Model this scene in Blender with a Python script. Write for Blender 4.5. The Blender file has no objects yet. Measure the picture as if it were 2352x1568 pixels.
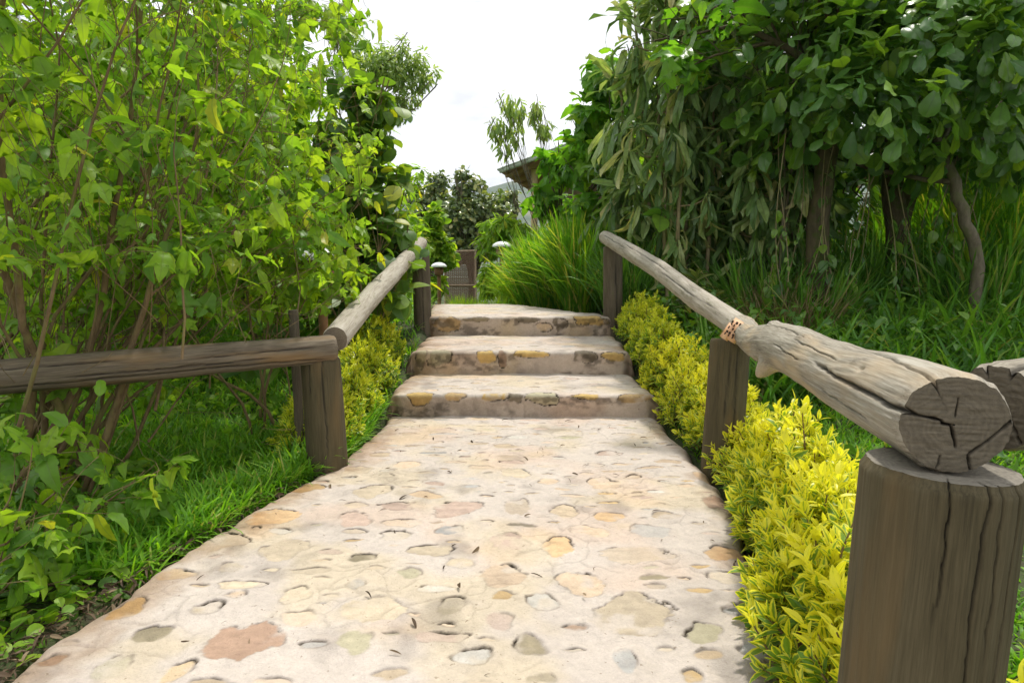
import bpy, math, random
import numpy as np
R_ = math.radians
sc = bpy.context.scene
COL = sc.collection
pi = math.pi

# ------------------------------------------------------------------ camera frame
EYE = 1.03
PITCH = math.atan(177 / 1568)
cp, sp = math.cos(PITCH), math.sin(PITCH)

def ray(px, py):
    return np.array([px - 1176, (784 - py) * sp + 1568 * cp, (784 - py) * cp - 1568 * sp], float)

def at(px, py, Y):
    d = ray(px, py)
    return d * (Y / d[1]) + np.array([0, 0, EYE])

def gnd(px, py, z=0.0):
    d = ray(px, py)
    return d * ((z - EYE) / d[2]) + np.array([0, 0, EYE])

# ------------------------------------------------------------------ small maths
def norm(v):
    v = np.asarray(v, float)
    return v / (np.linalg.norm(v, axis=-1, keepdims=True) + 1e-12)

def hash2(ix, iy, seed):
    h = (ix.astype(np.int64) * 374761393 + iy.astype(np.int64) * 668265263 + seed * 974634777) & 0x7fffffff
    h = ((h ^ (h >> 13)) * 1274126177) & 0x7fffffff
    h = h ^ (h >> 16)
    return (h & 0xffffff) / float(0xffffff)

def vn(x, y, seed=0):
    x = np.asarray(x, float); y = np.asarray(y, float)
    ix = np.floor(x); iy = np.floor(y)
    fx = x - ix; fy = y - iy
    fx = fx * fx * (3 - 2 * fx); fy = fy * fy * (3 - 2 * fy)
    a = hash2(ix, iy, seed); b = hash2(ix + 1, iy, seed)
    c = hash2(ix, iy + 1, seed); d = hash2(ix + 1, iy + 1, seed)
    return (a * (1 - fx) + b * fx) * (1 - fy) + (c * (1 - fx) + d * fx) * fy

def fbm(x, y, seed=0, o=4):
    s = 0; a = .5; t = 0
    x = np.asarray(x, float); y = np.asarray(y, float)
    for i in range(o):
        s = s + a * vn(x, y, seed + i * 17); t += a
        x = x * 2.03 + 5.1; y = y * 2.03 + 1.7; a *= .5
    return s / t

def sm(a, b, x):
    t = np.clip((x - a) / (b - a), 0, 1)
    return t * t * (3 - 2 * t)

# ------------------------------------------------------------------ mesh + scene helpers
def mesh_obj(name, V, F, mats, parent=None, attrs=None, smooth=True, midx=None):
    V = np.asarray(V, np.float32); F = np.asarray(F, np.int32)
    me = bpy.data.meshes.new(name)
    n, k = F.shape
    me.vertices.add(len(V)); me.vertices.foreach_set('co', V.ravel())
    me.loops.add(n * k); me.loops.foreach_set('vertex_index', F.ravel())
    me.polygons.add(n); me.polygons.foreach_set('loop_start', np.arange(0, n * k, k, dtype=np.int32))
    if smooth: me.polygons.foreach_set('use_smooth', np.ones(n, bool))
    for m in (mats if isinstance(mats, (list, tuple)) else [mats]): me.materials.append(m)
    if midx is not None: me.polygons.foreach_set('material_index', np.asarray(midx, np.int32))
    me.update(calc_edges=True)
    for an, av in (attrs or {}).items():
        av = np.asarray(av, np.float32)
        if av.ndim == 1:
            a = me.attributes.new(an, 'FLOAT', 'POINT'); a.data.foreach_set('value', av)
        elif av.shape[1] == 3:
            a = me.attributes.new(an, 'FLOAT_VECTOR', 'POINT'); a.data.foreach_set('vector', av.ravel())
        else:
            a = me.attributes.new(an, 'FLOAT_COLOR', 'POINT'); a.data.foreach_set('color', av.ravel())
    me.validate()
    o = bpy.data.objects.new(name, me); COL.objects.link(o)
    if parent is not None:
        o.parent = parent
        o.matrix_parent_inverse = parent.matrix_basis.inverted()
    return o

def tag(o, label=None, cat=None, group=None, kind=None):
    if label: o['label'] = label
    if cat: o['category'] = cat
    if group: o['group'] = group
    if kind: o['kind'] = kind
    return o

def thing(name, loc, label, cat, group=None):
    o = bpy.data.objects.new(name, None); COL.objects.link(o)
    o.empty_display_size = .1
    o.location = [float(c) for c in loc]
    bpy.context.view_layer.update()
    return tag(o, label, cat, group)

class MB:
    """collects quads for one mesh"""
    def __init__(s): s.v = []; s.f = []; s.n = 0
    def add(s, V, F):
        s.v.append(np.asarray(V, float)); s.f.append(np.asarray(F, int) + s.n); s.n += len(V)
    def box(s, c, size, ax=None):
        h = np.array(size) / 2
        q = np.array([[-1,-1,-1],[1,-1,-1],[1,1,-1],[-1,1,-1],[-1,-1,1],[1,-1,1],[1,1,1],[-1,1,1]]) * h
        if ax is not None: q = q @ np.array(ax)
        s.add(q + np.array(c), [[0,3,2,1],[4,5,6,7],[0,1,5,4],[1,2,6,5],[2,3,7,6],[3,0,4,7]])
    def bar(s, a, b, w, h, up=(0, 0, 1)):
        a = np.array(a, float); b = np.array(b, float)
        t = norm(b - a); n = norm(np.cross(t, up)); u = np.cross(n, t)
        s.box((a + b) / 2, (np.linalg.norm(b - a), w, h), [t, n, u])
    def tube(s, P, Rr, k=6):
        V, F = tube_arr(P, Rr, k); s.add(V, F)
    def build(s, name, mat, parent=None, smooth=False, attrs=None):
        return mesh_obj(name, np.vstack(s.v), np.vstack(s.f), mat, parent, attrs, smooth)

def frames(P):
    P = np.asarray(P, float)
    T = np.gradient(P, axis=0); T = norm(T)
    ref = np.array([0, 0, 1.]) if abs(T[0][2]) < .9 else np.array([0, -1., 0])
    N = norm(np.cross(T, ref)); U = np.cross(N, T)
    return T, N, U

def tube_arr(P, Rr, k=6):
    P = np.asarray(P, float); Rr = np.asarray(Rr, float)
    T, N, U = frames(P)
    a = np.linspace(0, 2 * pi, k, endpoint=False)
    V = P[:, None] + Rr[:, None, None] * (np.cos(a)[None, :, None] * N[:, None] + np.sin(a)[None, :, None] * U[:, None])
    n = len(P)
    i = np.arange(n - 1)[:, None] * k; j = np.arange(k)[None]; j2 = (j + 1) % k
    F = np.stack([i + j, i + j2, i + k + j2, i + k + j], -1).reshape(-1, 4)
    return V.reshape(-1, 3), F

# ------------------------------------------------------------------ materials
def new_mat(name):
    m = bpy.data.materials.new(name); m.use_nodes = True
    nt = m.node_tree; nt.nodes.clear()
    out = nt.nodes.new('ShaderNodeOutputMaterial')
    return m, nt, out

class NT:
    def __init__(s, nt): s.nt = nt
    def n(s, t, **kw):
        nd = s.nt.nodes.new(t)
        for k, v in kw.items():
            if k.startswith('i_'):
                key = k[2:]; key = int(key) if key.isdigit() else key.replace('_', ' ')
                nd.inputs[key].default_value = v
            else: setattr(nd, k, v)
        return nd
    def l(s, a, b): s.nt.links.new(a, b)
    def attr(s, name): return s.n('ShaderNodeAttribute', attribute_name=name)
    def ramp(s, fac, stops):
        r = s.n('ShaderNodeValToRGB'); e = r.color_ramp.elements
        while len(e) < len(stops): e.new(.5)
        for q, (p, c) in zip(e, stops): q.position = p; q.color = (*c, 1) if len(c) == 3 else c
        s.l(fac, r.inputs[0]); return r.outputs[0]
    def mix(s, fac, a, b, mode='MIX'):
        m = s.n('ShaderNodeMix', data_type='RGBA', blend_type=mode)
        for x, i in ((fac, 0), (a, 6), (b, 7)):
            if hasattr(x, 'links'): s.l(x, m.inputs[i])
            else: m.inputs[i].default_value = x if i == 0 else ((*x, 1) if len(x) == 3 else x)
        return m.outputs[2]
    def math(s, op, a, b=0.0, clamp=False):
        m = s.n('ShaderNodeMath', operation=op, use_clamp=clamp)
        for x, i in ((a, 0), (b, 1)):
            if hasattr(x, 'links'): s.l(x, m.inputs[i])
            else: m.inputs[i].default_value = x
        return m.outputs[0]
    def noise(s, vec, scale, detail=4, rough=.55, dist=0.0):
        n = s.n('ShaderNodeTexNoise', i_Scale=scale, i_Detail=detail, i_Roughness=rough, i_Distortion=dist)
        if vec is not None: s.l(vec, n.inputs['Vector'])
        return n.outputs[0]
    def scaled(s, vec, sc3):
        m = s.n('ShaderNodeMapping'); m.inputs['Scale'].default_value = sc3
        s.l(vec, m.inputs['Vector']); return m.outputs[0]

def leaf_mat(name, stops, trans, tfac=.4, rough=.42, edge=None, spec=.35, mott=.25, margin=None):
    """stops: colour ramp over the per-leaf random value; trans: (gain r,g,b) of light let through"""
    m, nt, out = new_mat(name); N = NT(nt)
    rnd = N.attr('rnd').outputs['Fac']; ed = N.attr('edge').outputs['Fac']
    col = N.ramp(rnd, stops)
    tc = N.n('ShaderNodeTexCoord').outputs['Object']
    nz = N.noise(tc, 26, 3)
    f = N.math('MULTIPLY_ADD', nz, mott * 2); f.node.inputs[2].default_value = 1 - mott
    col = N.mix(1.0, col, f, 'MULTIPLY')
    if margin is not None:       # variegated margin
        w = N.math('ADD', ed, N.math('MULTIPLY', N.math('SUBTRACT', nz, .5), 1.0))
        w = N.math('ADD', w, N.math('MULTIPLY', N.math('SUBTRACT', rnd, .5), 1.1))
        w = N.ramp(w, [(.28, (0, 0, 0)), (.5, (1, 1, 1))])
        col = N.mix(w, col, margin)
    elif edge is not None:       # midrib
        w = N.ramp(ed, [(.0, (1, 1, 1)), (.16, (0, 0, 0))])
        col = N.mix(N.math('MULTIPLY', w, .6), col, edge)
    b = N.n('ShaderNodeBsdfPrincipled', i_Roughness=rough)
    b.inputs['Specular IOR Level'].default_value = spec
    N.l(col, b.inputs['Base Color'])
    t = N.n('ShaderNodeBsdfTranslucent')
    N.l(N.mix(1.0, col, trans, 'MULTIPLY'), t.inputs['Color'])
    mx = N.n('ShaderNodeMixShader', i_0=tfac)
    N.l(b.outputs[0], mx.inputs[1]); N.l(t.outputs[0], mx.inputs[2]); N.l(mx.outputs[0], out.inputs[0])
    return m

def bark_mat(name, c1, c2, c3=None, scale=30):
    m, nt, out = new_mat(name); N = NT(nt)
    tc = N.n('ShaderNodeTexCoord').outputs['Object']
    v = N.scaled(tc, (1, 1, .25))
    a = N.noise(v, scale, 5, .65)
    col = N.ramp(a, [(.3, c1), (.7, c2)])
    if c3 is not None:
        p = N.ramp(N.noise(tc, 9, 4, .6), [(.5, (0, 0, 0)), (.62, (1, 1, 1))])
        col = N.mix(p, col, c3)
    b = N.n('ShaderNodeBsdfPrincipled', i_Roughness=.85); b.inputs['Specular IOR Level'].default_value = .2
    N.l(col, b.inputs['Base Color'])
    bp = N.n('ShaderNodeBump', i_Strength=.6, i_Distance=.01); N.l(a, bp.inputs['Height']); N.l(bp.outputs[0], b.inputs['Normal'])
    N.l(b.outputs[0], out.inputs[0]); return m

def plain_mat(name, c1, c2, scale=12, rough=.7, spec=.3, bump=.2):
    m, nt, out = new_mat(name); N = NT(nt)
    tc = N.n('ShaderNodeTexCoord').outputs['Object']
    a = N.noise(tc, scale, 5, .6)
    b = N.n('ShaderNodeBsdfPrincipled', i_Roughness=rough); b.inputs['Specular IOR Level'].default_value = spec
    N.l(N.ramp(a, [(.3, c1), (.7, c2)]), b.inputs['Base Color'])
    bp = N.n('ShaderNodeBump', i_Strength=bump, i_Distance=.01); N.l(a, bp.inputs['Height']); N.l(bp.outputs[0], b.inputs['Normal'])
    N.l(b.outputs[0], out.inputs[0]); return m

def wood_mat(name, dark, mid, light, endc, moss=None, warm=None):
    """weathered round timber; 'gc' = (r cos, r sin, length) grain coordinates, 'crk' checks, 'cap' end grain"""
    m, nt, out = new_mat(name); N = NT(nt)
    g = N.attr('gc').outputs['Vector']
    fib = N.noise(N.scaled(g, (260, 260, 8)), 1, 6, .7)
    big = N.noise(N.scaled(g, (22, 22, 3)), 1, 4, .6, .3)
    x = N.math('ADD', N.math('MULTIPLY', fib, .62), N.math('MULTIPLY', big, .42))
    col = N.ramp(x, [(.34, dark), (.5, mid), (.68, light)])
    if warm is not None:
        w = N.ramp(N.noise(N.scaled(g, (13, 13, 2.2)), 1, 3, .5), [(.52, (0, 0, 0)), (.7, (1, 1, 1))])
        col = N.mix(N.math('MULTIPLY', w, .7), col, warm)
    if moss is not None:
        w = N.ramp(N.noise(N.scaled(g, (30, 30, 9)), 1, 5, .65), [(.56, (0, 0, 0)), (.66, (1, 1, 1))])
        col = N.mix(N.math('MULTIPLY', w, .55), col, moss)
    # end grain: rings round the pith plus saw marks
    sx = N.n('ShaderNodeSeparateXYZ'); N.l(g, sx.inputs[0])
    rr = N.math('SQRT', N.math('ADD', N.math('MULTIPLY', sx.outputs[0], sx.outputs[0]), N.math('MULTIPLY', sx.outputs[1], sx.outputs[1])))
    rw = N.math('ADD', N.math('MULTIPLY', rr, 700), N.math('MULTIPLY', N.noise(N.scaled(g, (38, 38, 38)), 1, 4), 26))
    ring = N.math('MULTIPLY_ADD', N.math('SINE', rw), .5); ring.node.inputs[2].default_value = .5
    saw = N.noise(N.scaled(g, (14, 260, 1)), 1, 4, .6)
    ec = N.ramp(N.math('ADD', N.math('MULTIPLY', ring, .12), N.math('ADD', N.math('MULTIPLY', saw, .38), N.math('MULTIPLY', N.noise(N.scaled(g, (60, 60, 60)), 1, 5, .65), .5))), [(.34, tuple(c * .6 for c in endc)), (.62, endc)])
    cap = N.attr('cap').outputs['Fac']
    col = N.mix(cap, col, ec)
    crk = N.attr('crk').outputs['Fac']
    col = N.mix(N.math('MULTIPLY', crk, .93), col, (.012, .010, .008))
    b = N.n('ShaderNodeBsdfPrincipled', i_Roughness=.78); b.inputs['Specular IOR Level'].default_value = .25
    N.l(col, b.inputs['Base Color'])
    bp = N.n('ShaderNodeBump', i_Strength=.55, i_Distance=.004); N.l(x, bp.inputs['Height']); N.l(bp.outputs[0], b.inputs['Normal'])
    N.l(b.outputs[0], out.inputs[0]); return m

# ------------------------------------------------------------------ leaves
def tmpl(mar, fold=.15, droop=.5, wave=0.0, cup=0.0):
    """half outline (x, y) from stalk to tip -> folded, bent leaf, with 'edge' 0 at the midrib and 1 at the margin"""
    mar = np.array(mar, float); n = len(mar)
    ys = np.maximum.accumulate(np.clip(mar[:, 1], 0, 1)); ys[0] = 0; ys[-1] = 1
    mid = np.stack([np.zeros(n), ys], 1)
    cols = [(0, mid), (1, mar)] if cup == 0 else [(0, mid), (.5, mid * .5 + mar * .5), (1, mar)]
    Vs, Es, F = [], [], []
    for sg in (1, -1):
        o = len(Vs) * n
        for e, c in cols: Vs.append(c * [sg, 1]); Es.append(np.full(n, float(e)))
        for k in range(len(cols) - 1):
            a, b = o + k * n, o + (k + 1) * n
            for q in range(n - 1):
                f = [(a + q, b + q, b + q + 1), (a + q, b + q + 1, a + q + 1)]
                F += f if sg > 0 else [t[::-1] for t in f]
    V2 = np.vstack(Vs); E = np.concatenate(Es)
    x, y = V2[:, 0], V2[:, 1]
    z0 = fold * np.abs(x) - cup * x * x * 2.2 + wave * np.sin(y * 9) * np.abs(x) + (.10 * np.abs(x) * np.sin(y * 23 + 1) if cup else 0)
    a = droop * y
    if abs(droop) > 1e-3: Y = np.sin(a) / droop + z0 * np.sin(a); Z = -(1 - np.cos(a)) / droop + z0 * np.cos(a)
    else: Y = y; Z = z0
    return np.stack([x, Y, Z], 1), np.array(F), E

def leaf_arr(T, pos, dirs, nrm, size, width, rnd):
    Vt, Ft, Et = T
    y = norm(dirs); z = nrm - (nrm * y).sum(1, keepdims=True) * y; z = norm(z); x = np.cross(y, z)
    s = size[:, None, None]
    V = pos[:, None] + s * (Vt[None, :, 0:1] * x[:, None] * width[:, None, None] + Vt[None, :, 1:2] * y[:, None] + Vt[None, :, 2:3] * z[:, None])
    k = len(Vt); F = Ft[None] + (np.arange(len(pos)) * k)[:, None, None]
    return V.reshape(-1, 3), F.reshape(-1, 3), np.tile(Et, len(pos)), np.repeat(rnd, k)

def leaf_mesh(name, Ts, L, mat, parent, rng):
    """L: dict pos, dir, nrm, size [, width, rnd]"""
    pos = np.asarray(L['pos']); n = len(pos)
    size = np.asarray(L['size'], float) * np.ones(n)
    width = np.asarray(L.get('width', rng.uniform(.85, 1.15, n))) * np.ones(n)
    rnd = np.asarray(L['rnd']) if 'rnd' in L else rng.random(n)
    pick = rng.integers(0, len(Ts), n)
    Vs, Fs, Es, Rs = [], [], [], []; o = 0
    for i, T in enumerate(Ts):
        q = pick == i
        if not q.any(): continue
        V, F, E, r = leaf_arr(T, pos[q], np.asarray(L['dir'])[q], np.asarray(L['nrm'])[q], size[q], width[q], rnd[q])
        Vs.append(V); Fs.append(F + o); Es.append(E); Rs.append(r); o += len(V)
    return mesh_obj(name, np.vstack(Vs), np.vstack(Fs), mat, parent, {'edge': np.concatenate(Es), 'rnd': np.concatenate(Rs)})

LOBED_M = [(0, 0), (.05, .02), (.15, .06), (.20, .13), (.22, .22), (.29, .36), (.34, .44), (.42, .60), (.32, .54), (.23, .50), (.16, .47), (.19, .56), (.175, .64), (.15, .74), (.09, .86), (.03, .95), (0, 1)]
OVATE_M = [(0, 0), (.12, .04), (.27, .18), (.34, .38), (.31, .60), (.19, .82), (.07, .95), (0, 1)]
ROUND_M = [(0, 0), (.16, .03), (.35, .17), (.43, .40), (.41, .62), (.28, .82), (.10, .95), (0, 1)]
OBOV_M = [(0, 0), (.06, .05), (.17, .25), (.30, .50), (.34, .70), (.26, .88), (.10, .97), (0, 1)]
LANCE_M = [(0, 0), (.06, .08), (.12, .28), (.13, .5), (.09, .75), (.03, .93), (0, 1)]
STRAP_M = [(0, 0), (.03, .03), (.045, .16), (.085, .34), (.118, .52), (.122, .68), (.095, .84), (.045, .95), (0, 1)]
SMALL_M = [(0, 0), (.17, .25), (.22, .5), (.13, .8), (0, 1)]
BLADE_M = [(.012, 0), (.014, .3), (.012, .6), (.007, .85), (0, 1)]
LANCE2_M = [(0, 0), (.08, .04), (.17, .16), (.20, .30), (.22, .36), (.17, .40), (.16, .55), (.10, .76), (.03, .93), (0, 1)]
T_LOBED = [tmpl(LOBED_M, .3, .6, .1, .6), tmpl(LOBED_M, .45, 1.1, -.1, .7), tmpl(LOBED_M, .2, 1.5, .15, .8), tmpl(LOBED_M, .5, .3, .1, .5), tmpl(LANCE2_M, .3, .9, .1, .6), tmpl(LANCE2_M, .4, 1.3, -.1, .5)]
T_OVATE = [tmpl(OVATE_M, .2, .4), tmpl(OVATE_M, .3, .9), tmpl(OVATE_M, .1, .7)]
T_ROUND = [tmpl(ROUND_M, .18, .4), tmpl(ROUND_M, .28, .8), tmpl(ROUND_M, .08, .6)]
T_OBOV = [tmpl(OBOV_M, .25, .7, .1, .5), tmpl(OBOV_M, .4, 1.1, -.1, .6), tmpl(OBOV_M, .2, .3, .1, .5), tmpl(OVATE_M, .3, .9, .1, .5)]
T_LANCE = [tmpl(LANCE_M, .3, .6), tmpl(LANCE_M, .2, 1.2), tmpl(LANCE_M, .35, .2)]
T_STRAP = [tmpl(STRAP_M, .45, 1.5, .3, .6), tmpl(STRAP_M, .35, 2.2, -.3, .8), tmpl(STRAP_M, .5, .9, .5, .5), tmpl(STRAP_M, .4, .4, .2, .6)]
T_SMALL = [tmpl(SMALL_M, .2, .5), tmpl(SMALL_M, .3, .1)]
T_TALL = [tmpl(BLADE_M, .5, .15), tmpl(BLADE_M, .5, .4), tmpl(BLADE_M, .5, .8), tmpl(BLADE_M, .5, 1.3)]
T_BLADE = [tmpl(BLADE_M, .5, .5), tmpl(BLADE_M, .5, 1.1), tmpl(BLADE_M, .5, 1.7)]

# ------------------------------------------------------------------ growth
class Grown:
    def __init__(s): s.tubes = []; s.twigs = []

def perp_rot(d, ang, rng):
    r = norm(rng.normal(size=3)); n = norm(np.cross(d, r))
    return norm(d * math.cos(ang) + n * math.sin(ang))

def branch(rng, p, d, L, r, lv, c, out):
    n = c['seg'][lv]; P = [np.array(p, float)]; Rr = [r]; d = norm(d)
    for i in range(n):
        d = norm(d + rng.normal(0, c['wob'], 3) + np.array([0, 0, c['trop'][lv]]) / n)
        P.append(P[-1] + d * L / n); Rr.append(max(r * (1 - (i + 1) / n * c['taper']), .0012))
    P = np.array(P); out.tubes.append((P, np.array(Rr), 7 if lv >= 2 else 4))
    if lv == 0:
        out.twigs.append(P); return
    k = max(1, int(round(c['kids'][lv] * rng.uniform(.75, 1.25))))
    for j in range(k):
        t = rng.uniform(c.get('t0', .25), 1) if j else 1.0
        x = t * n; i = min(int(x), n - 1); q = P[i] + (P[i + 1] - P[i]) * (x - i)
        dd = norm(P[i + 1] - P[i])
        branch(rng, q, perp_rot(dd, rng.uniform(*c['ang']) if j else rng.uniform(0, .3), rng), L * c['len'][lv] * rng.uniform(.6, 1.3), max(Rr[i] * c.get('rk', .55), .0015), lv - 1, c, out)

def tubes_mesh(name, tubes, mat, parent):
    m = MB()
    for P, Rr, k in tubes: m.tube(P, Rr, k)
    return m.build(name, mat, parent, True)

def twig_leaves(rng, twigs, n, size, spread=.9, grav=.4, t0=.2, jit=.35, tip=True):
    pos, dr, nr, sz = [], [], [], []
    for P in twigs:
        m = max(1, int(round(n * rng.uniform(.6, 1.4)))); k = len(P) - 1
        ph = rng.uniform(0, 6.28)
        for j in range(m):
            t = 1.0 if (tip and j == 0) else t0 + (1 - t0) * rng.random() ** .6
            x = t * k; i = min(int(x), k - 1); q = P[i] + (P[i + 1] - P[i]) * (x - i)
            d = norm(P[i + 1] - P[i]); a = ph + j * 2.4
            s = norm(np.cross(d, [.3, .2, .93])); u = np.cross(s, d)
            o = s * math.cos(a) + u * math.sin(a)
            v = d * (1 - spread * rng.uniform(.6, 1)) + o * spread + np.array([0, 0, -grav]) + rng.normal(0, jit, 3) * .5
            pos.append(q); dr.append(v); nr.append(np.array([0, 0, 1]) + rng.normal(0, jit, 3) + o * .15)
            sz.append(size * (.5 + 1.0 * rng.random() ** 1.6))
    return dict(pos=np.array(pos), dir=norm(np.array(dr)), nrm=np.array(nr), size=np.array(sz))

def blob_leaves(rng, blobs, n, size, grav=.4, shell=.5, flat=.4):
    """leaves through ellipsoidal clumps: blobs = (cx,cy,cz, rx,ry,rz)"""
    B = np.array(blobs, float); vol = B[:, 3] * B[:, 4] * B[:, 5]; w = vol ** .8; w /= w.sum()
    k = rng.choice(len(B), n, p=w); u = norm(rng.normal(size=(n, 3)))
    r = (shell + (1 - shell) * rng.random(n)) ** .6
    r = r * (1 + .22 * rng.normal(size=n) * .5)
    pos = B[k, :3] + u * r[:, None] * B[k, 3:]
    dr = norm(u * .8 + rng.normal(0, .5, (n, 3)) + np.array([0, 0, -grav]))
    nr = np.array([0, 0, 1.]) + u * .5 * flat / .4 + rng.normal(0, flat, (n, 3))
    return dict(pos=pos, dir=dr, nrm=nr, size=size * rng.uniform(.6, 1.25, n))

def merge(*Ls):
    return {k: np.concatenate([L[k] for L in Ls]) for k in ('pos', 'dir', 'nrm', 'size')}
# ------------------------------------------------------------------ terrain
YR = [4.544, 5.406, 6.643]; ZR = [0.0, .153, .336, .519]
def zprof(y):
    return np.interp(y, [-50, 4.2, 5.0, 6.9, 9.0, 16, 30, 60, 200, 4000], [0, 0, .12, .50, .50, -.30, -.5, -2.5, -14, -60])
XL = ([-3, .8, 1.586, 1.824, 2.085, 2.389, 2.738, 3.2, 3.455, 4.584, 5.45, 6.685, 7.6, 9.0, 12],
      [-1.6, -1.28, -1.25, -1.255, -1.222, -1.184, -1.114, -.985, -.89, -.837, -.80, -.82, -.90, -1.05, -1.5])
XR = ([-3, .8, 1.586, 1.757, 1.973, 2.427, 2.738, 3.135, 3.494, 4.584, 5.45, 6.685, 7.0, 7.6, 8.3, 9.0, 12],
      [.10, .42, .662, .705, .773, .845, .912, .985, .985, .98, .95, 1.0, .93, .62, .28, .05, -.8])
def xl(y): return np.interp(y, *XL)
def xr(y): return np.interp(y, *XR)

def ground_z(x, y):
    x = np.asarray(x, float); y = np.asarray(y, float)
    z = zprof(y)
    left = sm(-1.0, -3.2, x)
    z = z * (1 - .45 * left)
    z = z + .16 * sm(1.6, 4.5, x) * sm(3, 6.5, y) * sm(40, 15, y)
    z = z + (fbm(x * .7, y * .7, 3) - .5) * .14 * sm(.1, .9, np.maximum(xl(y) - x, x - xr(y)))
    inside = sm(.06, -.10, np.maximum(xl(y) - x, x - xr(y))) * sm(10.5, 9.5, y)
    return z - .045 - .30 * inside

def grid_faces(nr, nc):
    i = np.arange(nr - 1)[:, None] * nc; j = np.arange(nc - 1)[None]
    return np.stack([i + j, i + j + 1, i + nc + j + 1, i + nc + j], -1).reshape(-1, 4)

soil = None
def make_ground():
    gx = np.unique(np.r_[np.linspace(-6, 6, 240), -np.geomspace(6, 2600, 40), np.geomspace(6, 2600, 40)])
    gy = np.unique(np.r_[np.linspace(-4, 14, 300), np.linspace(-300, -4, 14), np.geomspace(14, 3500, 60)])
    X, Y = np.meshgrid(gx, gy)
    Z = ground_z(X, Y)
    m, nt, out = new_mat('soil_and_turf'); N = NT(nt)
    tc = N.n('ShaderNodeTexCoord').outputs['Object']
    a = N.noise(tc, 1.2, 5, .6); b2 = N.noise(tc, 30, 4, .6)
    c = N.mix(N.ramp(a, [(.4, (0, 0, 0)), (.6, (1, 1, 1))]), (.035, .055, .012), (.05, .075, .016))
    c = N.mix(N.ramp(b2, [(.45, (0, 0, 0)), (.7, (1, 1, 1))]), c, (.045, .032, .020))
    b = N.n('ShaderNodeBsdfPrincipled', i_Roughness=.95); N.l(c, b.inputs['Base Color'])
    bp = N.n('ShaderNodeBump', i_Strength=.8, i_Distance=.03); N.l(b2, bp.inputs['Height']); N.l(bp.outputs[0], b.inputs['Normal'])
    N.l(b.outputs[0], out.inputs[0])
    o = mesh_obj('ground', np.stack([X, Y, Z], -1).reshape(-1, 3), grid_faces(*X.shape), m)
    tag(o, 'uneven lawn soil on both sides of the stone path', 'ground', None, 'structure')
make_ground()

def make_hills():
    m, nt, out = new_mat('hill_cover'); N = NT(nt)
    tc = N.n('ShaderNodeTexCoord').outputs['Object']
    a = N.noise(N.scaled(tc, (1, 1, 3)), .022, 6, .65)
    t = N.noise(N.scaled(tc, (.25, .25, 5)), .02, 4, .6)
    c = N.ramp(N.math('ADD', N.math('MULTIPLY', a, .5), N.math('MULTIPLY', t, .5)), [(.38, (.018, .045, .02)), (.5, (.06, .095, .04)), (.6, (.14, .14, .08))])
    b = N.n('ShaderNodeBsdfPrincipled', i_Roughness=1); N.l(c, b.inputs['Base Color']); N.l(b.outputs[0], out.inputs[0])
    gx = np.linspace(-1900, 1900, 260); gy = np.linspace(600, 2400, 90)
    X, Y = np.meshgrid(gx, gy)
    ridge = 225 + 60 * (fbm(X / 420, X * 0 + 2, 8) - .35) + .12 * X
    Z = ridge * sm(600, 1500, Y) * (.85 + .3 * fbm(X / 160, Y / 160, 5)) - 70
    o = mesh_obj('hills', np.stack([X, Y, Z], -1).reshape(-1, 3), grid_faces(*X.shape), m)
    tag(o, 'far terraced hillside fading blue behind the trees', 'hill', None, 'structure')
make_hills()

# ------------------------------------------------------------------ stone path and steps
rs = np.random.default_rng(7)
PALE = {'orange': (.62, .40, .19), 'peach': (.60, .45, .31), 'cream': (.58, .48, .34), 'rose': (.50, .36, .29), 'red': (.40, .235, .15),
        'grey': (.36, .37, .37), 'ochre': (.52, .345, .13), 'olive': (.27, .23, .13), 'white': (.58, .555, .50), 'tan': (.50, .39, .26), 'brown': (.30, .19, .12),
        'gold': (.58, .38, .08), 'lichen': (.42, .39, .25), 'dark': (.10, .085, .05)}
STONES = []   # x, s, a, b, colour, seed, dark
def stone(x, s, a, b, c, dark=.7): STONES.append((x, s, a, b, (np.array(PALE[c]) * .72 + .28 * np.array([.50, .42, .35])) * rs.uniform(.82, 1.10), int(rs.integers(1e6)), dark))
def st_px(lst, ox, oy, k):
    for zx, zy, w, h, c, *dk in lst:
        p = gnd(ox + zx * k, oy + zy * k); q = gnd(ox + zx * k, oy + (zy - h / 2) * k); r = gnd(ox + zx * k, oy + (zy + h / 2) * k); e = gnd(ox + (zx + w / 2) * k, oy + zy * k)
        stone(p[0], (q[1] + r[1]) / 2, e[0] - p[0], (q[1] - r[1]) / 2, c, *(dk or [.7]))
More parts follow.
